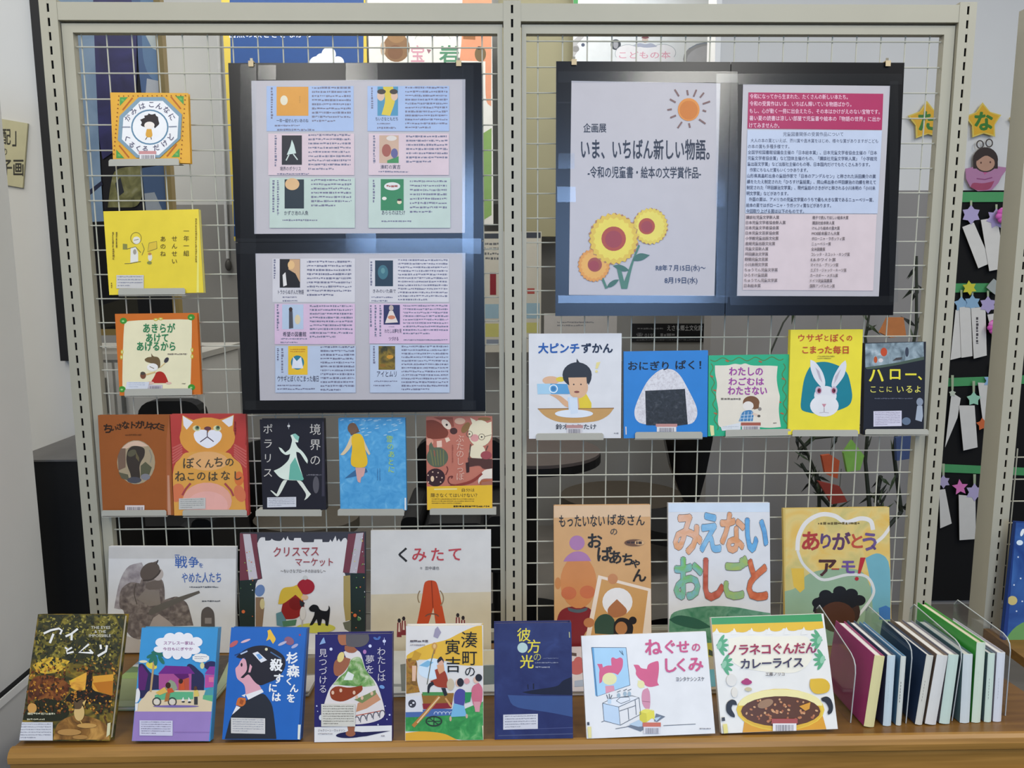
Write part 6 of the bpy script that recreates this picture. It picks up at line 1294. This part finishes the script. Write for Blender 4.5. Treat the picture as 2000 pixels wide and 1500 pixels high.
def chair(label, px, py, Y, face, shell='0a0a0c', seat='4c453c', r=.24, back=True):
    c = P(px, py, Y); th = thing('chair', label, 'chair', (c.x, c.y, 0), 'black chairs behind the rack'); sm = mat(seat, .7); bm = mat(shell, .35)
    b = MB(); disc(b, (c.x, c.y, c.z), r, .05, sm, 30, r * .85); b.obj('seat', th)
    b = MB(); pts = []; n = 12; f = math.radians(face)
    vs, fs = [], []
    for i in range(n + 1):
        a = f + math.radians(-62 + 124 * i / n); k = 1 - abs(i / n - .5) * 1.0
        for (rr, z) in ((r * 1.0, c.z - .01), (r * 1.12, c.z + .16), (r * 1.18, c.z + .20 + .18 * min(1, k * 1.3))):
            vs.append((c.x + rr * math.cos(a), c.y + rr * math.sin(a), z)); vs.append((c.x + (rr + .02) * math.cos(a), c.y + (rr + .02) * math.sin(a), z))
    for i in range(n):
        for j in range(2):
            a = i * 6 + j * 2; fs += [(a, a + 6, a + 8, a + 2), (a + 1, a + 3, a + 9, a + 7)]
        fs += [(i * 6 + 4, i * 6 + 10, i * 6 + 11, i * 6 + 5), (i * 6, i * 6 + 1, i * 6 + 7, i * 6 + 6)]
    for i in (0, n): a = i * 6; fs += [(a, a + 2, a + 3, a + 1), (a + 2, a + 4, a + 5, a + 3)]
    if back: b.mesh(vs, fs, bm); b.obj('backrest', th, True)
    ch = mat('c4c8cc', .15, .02, metal=1.0)
    for i in range(4):
        a = f + math.pi / 4 + i * math.pi / 2; b = MB()
        b.tube([(c.x + r * .5 * math.cos(a), c.y + r * .5 * math.sin(a), c.z), (c.x + r * 1.0 * math.cos(a), c.y + r * 1.0 * math.sin(a), .0)], .011, ch, 8); b.obj('leg', th)
    return th
def armchair(label, xa, xb, ytop, yseat, xc0, xc1, Y):
    x0, x1 = P(xa, 1040, Y).x, P(xb, 1040, Y).x; zs_ = P(1000, yseat, Y).z; zt_ = P(1000, ytop, Y + .14).z; c0, c1 = P(xc0, 800, Y + .14).x, P(xc1, 800, Y + .14).x
    th = thing('armchair', label, 'armchair', ((x0 + x1) / 2, Y, 0), 'black armchairs behind the rack'); m = mat('060607', .55)
    def blob(nm, a0, a1, y0, y1, z0, z1, r=.03):
        b = MB(); pts = []
        for cx, cz, s0 in ((a1 - r, z1 - r, 0), (a0 + r, z1 - r, 90), (a0 + r, z0 + r, 180), (a1 - r, z0 + r, 270)):
            for k in range(5): t = math.radians(s0 + 22.5 * k); pts.append((cx + r * math.cos(t), y0, cz + r * math.sin(t)))
        b.prism(pts, (0, y1 - y0, 0), m); b.obj(nm, th)
    blob('backrest', c0, c1, Y + .14, Y + .20, zs_ - .12, zt_, .05); blob('seat', x0 + .06, x1 - .06, Y - .18, Y + .14, zs_ - .15, zs_, .03)
    blob('armrest', x0, x0 + .058, Y - .18, Y + .14, zs_ - .15, zs_ + .02, .02); blob('armrest', x1 - .058, x1, Y - .18, Y + .14, zs_ - .15, zs_ + .02, .02)
    for sx in (x0 + .03, x1 - .03):
        for yy in (Y - .15, Y + .11): b = MB(); b.tube([(sx, yy, zs_ - .15), (sx, yy, 0)], .014, m, 8); b.obj('leg', th)
armchair('black armchair whose back shows between the orange-bordered book and the brown book', 190, 458, 779, 985, 268, 392, .72)
armchair('black armchair behind the rose-brown animal book', 798, 990, 858, 985, 810, 985, .72)
chair('black chair with brown seat behind the Christmas market book', 600, 1030, 1.85, 150, r=.24, seat='5c564c')
chair('low stool with round brown seat behind the tan picture book', 1215, 985, 2.05, 60, r=.30, seat='4f473c', back=False)
# tall tapered black chair back
th = thing('chair', 'glossy black tapering chair back hanging behind the blue rice ball book', 'chair', tuple(P(1345, 985, 1.0).xy) + (0,), 'black chairs behind the rack'); gl = mat('050507', .12)
yb = 1.0; b = MB(); out = []
for (x, y) in ((1298, 800), (1300, 860), (1310, 910), (1325, 955), (1338, 980), (1352, 984), (1366, 975), (1378, 930), (1392, 860), (1396, 800)): out.append(P(x, y, yb))
b.prism(out, (0, .04, 0), gl); b.obj('backrest', th)
b = MB(); c = P(1348, 985, yb); b.tube([c, (c.x, yb + .03, .45), (c.x + .02, yb + .2, .42), (c.x + .02, yb + .2, .0)], .018, gl, 10); b.obj('stem', th)
b = MB(); disc(b, (c.x, yb + .2, .43), .16, .05, mat('141416', .6)); b.obj('seat', th)
b = MB(); disc(b, (c.x + .02, yb + .2, 0), .16, .015, gl); b.obj('foot', th)
# black cabinet low on the left, and chrome rail
xk0, xk1 = P(192, 1100, .8).x, P(424, 1100, .8).x
# ================================================================== star festival display on the right wall
YT = YR - .012
F6 = (1750, 0, 3.75); F7 = (1750, 370, 3.948); F8 = (1750, 720, 3.125); F9 = (1900, 180, 5.0)
def star_pts(cx, cy, R, r, n=5, rot=-90): return [(cx + (R if i % 2 == 0 else r) * math.cos(math.radians(rot + i * 180 / n)), cy + (R if i % 2 == 0 else r) * math.sin(math.radians(rot + i * 180 / n))) for i in range(2 * n)]
def flat(name, label, cat, frame, pts, Y, col, t=.003, group=None, parent=None, part=None):
    fx, fy, fs = frame; w = [P(fx + x / fs, fy + y / fs, Y) for x, y in pts]
    if parent is None:
        th = thing(name, label, cat, sum(w, Vector()) / len(w), group)
    else: th = parent
    b = MB(); b.prism(w, (0, t, 0), mat(col, .6, .03)); b.obj(part or 'paper', th); return th
class Fl:
    """printing on an upright sheet at depth Y"""
    def __init__(s, frame, Y, th): s.p = Plane(frame, [(0, 0), (100, 0), (100, 100), (0, 100)], Y, 0, clip=False); s.p.cur = 'lettering'; s.th = th
    def done(s): s.p.finish(s.th)
# black backing cloth
bq = [P(1812, 385, YT), P(2090, 385, YT), P(2040, 1215, YT), P(1765, 1215, YT)]
b = MB(); b.box(P(1809, 500, YT).x, P(2120, 500, YT).x, YT - .002, YT + .004, .02, P(1900, 372, YT).z, mat('060608', .85)); tag(b.obj('backing_cloth'), 'black cloth hung on the right wall behind the paper strips', 'cloth')
YS = YT - .008
for lab, F_, cx, cy, R, ch in (('yellow paper star with the green letter ta, left of the lettered stars', F6, 232, 880, 150, 'た'), ('yellow paper star with the green letter na right of the rack post', F6, 640, 882, 140, 'な'), ('yellow paper star cut off at the right edge', F6, 955, 890, 130, None)):
    pts = star_pts(cx, cy + 8, R, R * .62, 5, -92); th = flat('paper_star', lab, 'star', F_, pts, YS, 'd8c05a', .003, 'lettered yellow stars')
    f = Fl(F_, YS, th); f.p.cur = 'inner_star'; f.p.Pg('d8a830', star_pts(cx, cy + 8, R * .88, R * .55, 5, -92)); f.p.cur = 'lettering'
    if ch: f.p.C(ch, cx, cy + 5, 150 if ch == 'な' else 160, '3c7a34', 0, .05)
    f.done()
# paper doll
th = flat('paper_doll', 'paper doll with looped black hair and lilac robe above the green tape', 'doll', F6, [(510, 1235), (600, 1215), (720, 1215), (820, 1228), (775, 1290), (750, 1340), (700, 1395), (600, 1400), (545, 1370), (515, 1310)], YS, 'b07ca0', .003, None, None, 'robe')
f = Fl(F6, YS, th); f.p.cur = 'sash'; f.p.Pg('a04c68', [(560, 1335), (640, 1345), (720, 1325), (690, 1390), (600, 1398), (545, 1370)]); f.p.cur = 'robe_collar'; f.p.L('8c4c78', 8, [(590, 1308), (650, 1315), (705, 1300)]); f.p.Pg('c06090', [(630, 1250), (650, 1280), (690, 1245)])
f.p.cur = 'hair'; f.p.E('3a302e', 655, 1170, 92, 92); f.p.Pg('3a302e', [(565, 1180), (745, 1180), (745, 1235), (565, 1235)]); f.p.Ring('4c4440', 615, 1058, 24, 9, 28, n=16); f.p.Ring('4c4440', 682, 1048, 24, 9, 28, n=16)
f.p.cur = 'face'; f.p.E('b8907a', 655, 1195, 68, 58); f.p.Pg('3a302e', [(590, 1150), (650, 1110), (730, 1150), (725, 1175), (660, 1130), (592, 1180)]); f.p.E('5c4038', 622, 1192, 6, 8); f.p.E('5c4038', 690, 1188, 6, 8); f.done()
# green tapes
for lab, F_, pts in (('green paper tape across the top of the black cloth', F7, [(475, 20), (1010, 20), (1000, 95), (470, 98)]), ('green paper tape crossing the black cloth behind the yellow star', F7, [(440, 725), (960, 722), (955, 790), (435, 795)]), ('green paper tape at mid height of the black cloth', F8, [(300, 58), (800, 40), (800, 92), (300, 110)]), ('lowest green paper tape on the black cloth', F8, [(230, 580), (850, 608), (850, 655), (230, 630)])):
    flat('paper_tape', lab, 'tape', F_, pts, YS, '4c9a60', .002, 'green paper tapes on the black cloth', None, 'tape')
YW = YS - .010; LI, PK_, BL_, GY = 'b0a4cc', 'd474b4', '9cb4d0', 'dad7d0'
def orn(lab, F_, strip, star=None, scol=None, R=60, r=30, k=5, rot=-90, col=GY, n_=[0]):
    n_[0] += 1; Y = YW - .0035 * (n_[0] % 3)
    th = flat('wish_strip', lab, 'paper strip', F_, strip, Y, col, .0012, 'hanging paper wish strips', None, 'strip')
    if star: flat(None, None, None, F_, star_pts(star[0], star[1], R, r, k, rot), Y - .002, scol, .0015, None, th, 'star')
    x = (strip[0][0] + strip[1][0]) / 2 if not star else star[0]; y = (strip[0][1] if not star else star[1])
    flat(None, None, None, F_, [(x - 8, y - 110), (x + 8, y - 110), (x + 6, y - 20), (x - 6, y - 20)], Y - .0005, 'a8b494', .001, None, th, 'thread'); return th
orn('pale wish strip under a lilac star, slanting right, nearest the rack post at the top', F7, [(512, 290), (600, 255), (735, 565), (635, 608)], (580, 195), LI, 75, 50, 6)
orn('wide pale wish strip under a lilac star, below the pink flower', F7, [(655, 235), (780, 215), (845, 605), (720, 630)], (775, 225), LI, 80, 52, 7)
orn('pale wish strip under a blue star, left of three at the second tape', F7, [(460, 930), (500, 920), (520, 1290), (420, 1315)], (505, 885), '8cb0cc', 60, 38, 5)
orn('pale wish strip under a blue star, middle of three at the second tape', F7, [(490, 910), (575, 900), (590, 1285), (505, 1298)], (590, 875), '8cb0cc', 65, 40, 6)
t_ = orn('pale wish strip with a column of handwriting under a lilac star', F7, [(580, 915), (690, 905), (700, 1280), (600, 1305)], (710, 890), LI, 68, 44, 6)
f = Fl(F7, YW - .0075, t_); f.p.cur = 'handwriting'; f.p.vrows(618, 985, 645, 1190, 1, '4c4a4c', .8); f.done()
orn('slanting pale wish strip under a pink flower at the right of the second tape', F7, [(705, 965), (800, 950), (860, 1340), (790, 1345)], (825, 905), '9cb4c4', 45, 30, 6)
orn('pale wish strip folded beside the post at the third tape', F8, [(340, 145), (395, 180), (375, 300), (300, 480)], (345, 150), 'c4ccb8', 22, 14, 5)
orn('pale wish strip under a mint star at the third tape', F8, [(385, 225), (480, 225), (498, 480), (412, 500)], (475, 185), '9cd0b4', 45, 28, 5)
orn('pale wish strip under a sky blue star with an orange star below', F8, [(500, 85), (590, 90), (600, 300), (530, 320)], (580, 75), '94b8dc', 48, 28, 6)
orn('pale wish strip with a pink foot beside the post at the lowest tape', F8, [(265, 740), (300, 735), (340, 945), (270, 975)], (290, 690), 'b4a8c8', 42, 26, 6)
orn('pale wish strip under a lilac star and a pink star at the lowest tape', F8, [(383, 770), (485, 780), (487, 1040), (388, 1047)], (480, 755), 'b8acd0', 56, 34, 6)
orn('pale wish strip half hidden behind the neighbouring post', F8, [(530, 745), (640, 750), (640, 980), (540, 930)])
for lab, F_, c, R, r, k, col in (('yellow six-pointed paper star on the second green tape', F7, (567, 760), 58, 34, 6, 'd0c83c'), ('orange paper star beside the neighbouring post', F8, (530, 340), 40, 24, 5, 'd06a3c'), ('pink paper star under the lowest tape', F8, (392, 725), 50, 24, 5, 'e07cbc'), ('pale grey folded paper lantern on the second green tape', F7, (760, 750), 62, 46, 4, 'a4aaa6')):
    flat('paper_star', lab, 'star', F_, star_pts(c[0], c[1], R, r, k, -95), YW - .014, col, .002, 'small paper stars on the black cloth')
for lab, F_, c, R in (('pink paper flower hanging over the top wish strips', F7, (830, 200), 64), ('pink paper flower on the strips under the second tape', F7, (760, 1060), 60)):
    fx, fy, fs = F_; p = P(fx + c[0] / fs, fy + c[1] / fs, YW - .03); rr = R / fs / 1500 * (p.y - CAM.y); th = thing('paper_flower', lab, 'paper flower', p, 'pink paper flowers')
    for i in range(9):
        a = i * 2.4; q = .55 if i else 0; b = MB(); b.ellipsoid(p + Vector((rr * q * math.cos(a), -.004 * (i % 3), rr * q * math.sin(a))), rr * .5, rr * .35, rr * .42, mat(random.choice(['d468b8', 'e084c8', 'd058b0']), .6), 10, 6); b.obj('petal', th, True)
# bamboo with ornaments behind the right bay
YBm = 1.1; random.seed(11)
th = thing('bamboo_branch', 'dark leafy bamboo branches with small ornaments behind the right bay', 'branch', P(1620, 1000, YBm)); gm = mat('2a3024', .6, .1); lg = mat('3c4a30', .6, .1)
b = MB()
ST = [[(1600, 1020), (1600, 940), (1570, 870), (1530, 820), (1500, 700), (1530, 630), (1560, 590)], [(1700, 1010), (1690, 900), (1700, 780), (1690, 660), (1700, 600)], [(1560, 880), (1590, 855), (1640, 850)], [(1760, 1000), (1745, 880), (1790, 640), (1790, 500)], [(1640, 1010), (1600, 965), (1565, 905)], [(1720, 930), (1710, 980), (1725, 1000)]]
for st in ST: b.tube([P(x, y, YBm + .02 * math.sin(x)) for x, y in st], [.008 - .001 * min(i, 5) for i in range(len(st))], gm, 6)
c_ = P(1640, 1010, YBm); b.tube([c_, (c_.x, c_.y, .02)], .010, gm, 6)
for q_ in (P(1700, 1010, YBm), P(1600, 1020, YBm), P(1760, 1000, YBm)): b.tube([q_, (c_.x, c_.y, .25)], .007, gm, 6)
disc(b, (c_.x, c_.y, 0), .12, .2, mat('3c3a38', .6))
b.obj('stem', th)
b = MB()
for i in range(90):
    st = random.choice(ST); k = random.randrange(len(st) - 1); f = random.random(); x = st[k][0] + (st[k + 1][0] - st[k][0]) * f; y = st[k][1] + (st[k + 1][1] - st[k][1]) * f
    a = random.uniform(-2.6, -.5) + random.choice((0, 3.1)); l = random.uniform(22, 52); w_ = random.uniform(2, 5); Y = YBm + random.uniform(-.08, .06)
    dx, dy = math.cos(a), math.sin(a) * .8
    b.face([P(x, y, Y), P(x + dx * l * .4 - dy * w_, y + dy * l * .4 + dx * w_, Y - .004), P(x + dx * l, y + dy * l, Y + .01), P(x + dx * l * .4 + dy * w_, y + dy * l * .4 - dx * w_, Y - .004)], random.choice((gm, lg, mat('1c201a', .6))))
b.obj('leaves', th)
for lab, pts, col, nm in (('orange paper lantern hanging among the bamboo', [(1605, 890), (1622, 888), (1640, 900), (1636, 935), (1622, 930), (1612, 925)], 'b4502c', 'paper_lantern'), ('red folded paper hanging low among the bamboo', [(1598, 940), (1640, 950), (1655, 980), (1625, 985)], '8c3428', 'paper_lantern'), ('bright green paper lantern hanging among the bamboo', [(1648, 885), (1665, 860), (1688, 890), (1680, 918), (1655, 922)], '7aac4c', 'paper_lantern'), ('blue paper ornament hanging at the right of the bamboo', [(1750, 855), (1785, 850), (1785, 895), (1752, 900)], '3c4c74', 'paper_lantern'), ('orange and blue paper ornament hanging above the dark navy book', [(1720, 650), (1735, 620), (1765, 620), (1770, 655), (1740, 660)], 'b4703c', 'paper_lantern')):
    p = sum((P(x, y, YBm - .11) for x, y in pts), Vector()) / len(pts); t_ = thing(nm, lab, 'ornament', p, 'paper ornaments hung on the bamboo')
    b = MB(); b.prism([P(x, y, YBm - .11) for x, y in pts], (0, .015, 0), mat(col, .6, .1)); b.obj('paper', t_)
    b = MB(); x, y = pts[1]; b.tube([P(x, y, YBm - .103), P(x + 3, y - 34, YBm - .03)], .0012, gm, 5); b.obj('string', t_)
# neighbouring shelf and the blue book on it
q_ = [P(1972, 1262, -.03), P(2100, 1262, -.03)]
zs = P(1990, 1268, -.10).z
th = thing('display_shelf', 'oak shelf of the neighbouring rack at the right edge', 'shelf', (q_[0].x + .2, -.1, zs - .1))
b = MB(); b.box(P(1966, 1268, -.10).x + .012, q_[0].x + .6, -.26, -.005, zs - .02, zs, OAK_D); b.obj('shelf_board', th)
b = book('picture_book', 'dark blue picture book with a pale moon on the neighbouring shelf at the right edge', (1750, 720, 3.125), [(705, 938), (1050, 950), (1020, 1725), (672, 1700)], '1f3a78', -.06, 4, .01, group='books on the neighbouring shelf')
b.Pg(painted('bluesky', [(.3, '203c7c'), (.6, '3f6cac'), (.8, '6a98cc')], 9), b.q); b.E('c8b878', 710, 1415, 30, 28); b.E('d8e4ec', 755, 1062, 20, 16); b.Pg('6a9a5c', [(672, 1640), (740, 1560), (900, 1500), (1030, 1500), (1020, 1725), (672, 1700)]); b.E('e8ecec', 770, 1000, 10, 24, 20)
for x, y in ((745, 1150), (760, 1280), (720, 1320), (735, 1480), (770, 1420)): b.E('c8d4e4', x, y, 5)
b.E('dcdcdc', 690, 1540, 0.1); done(b)
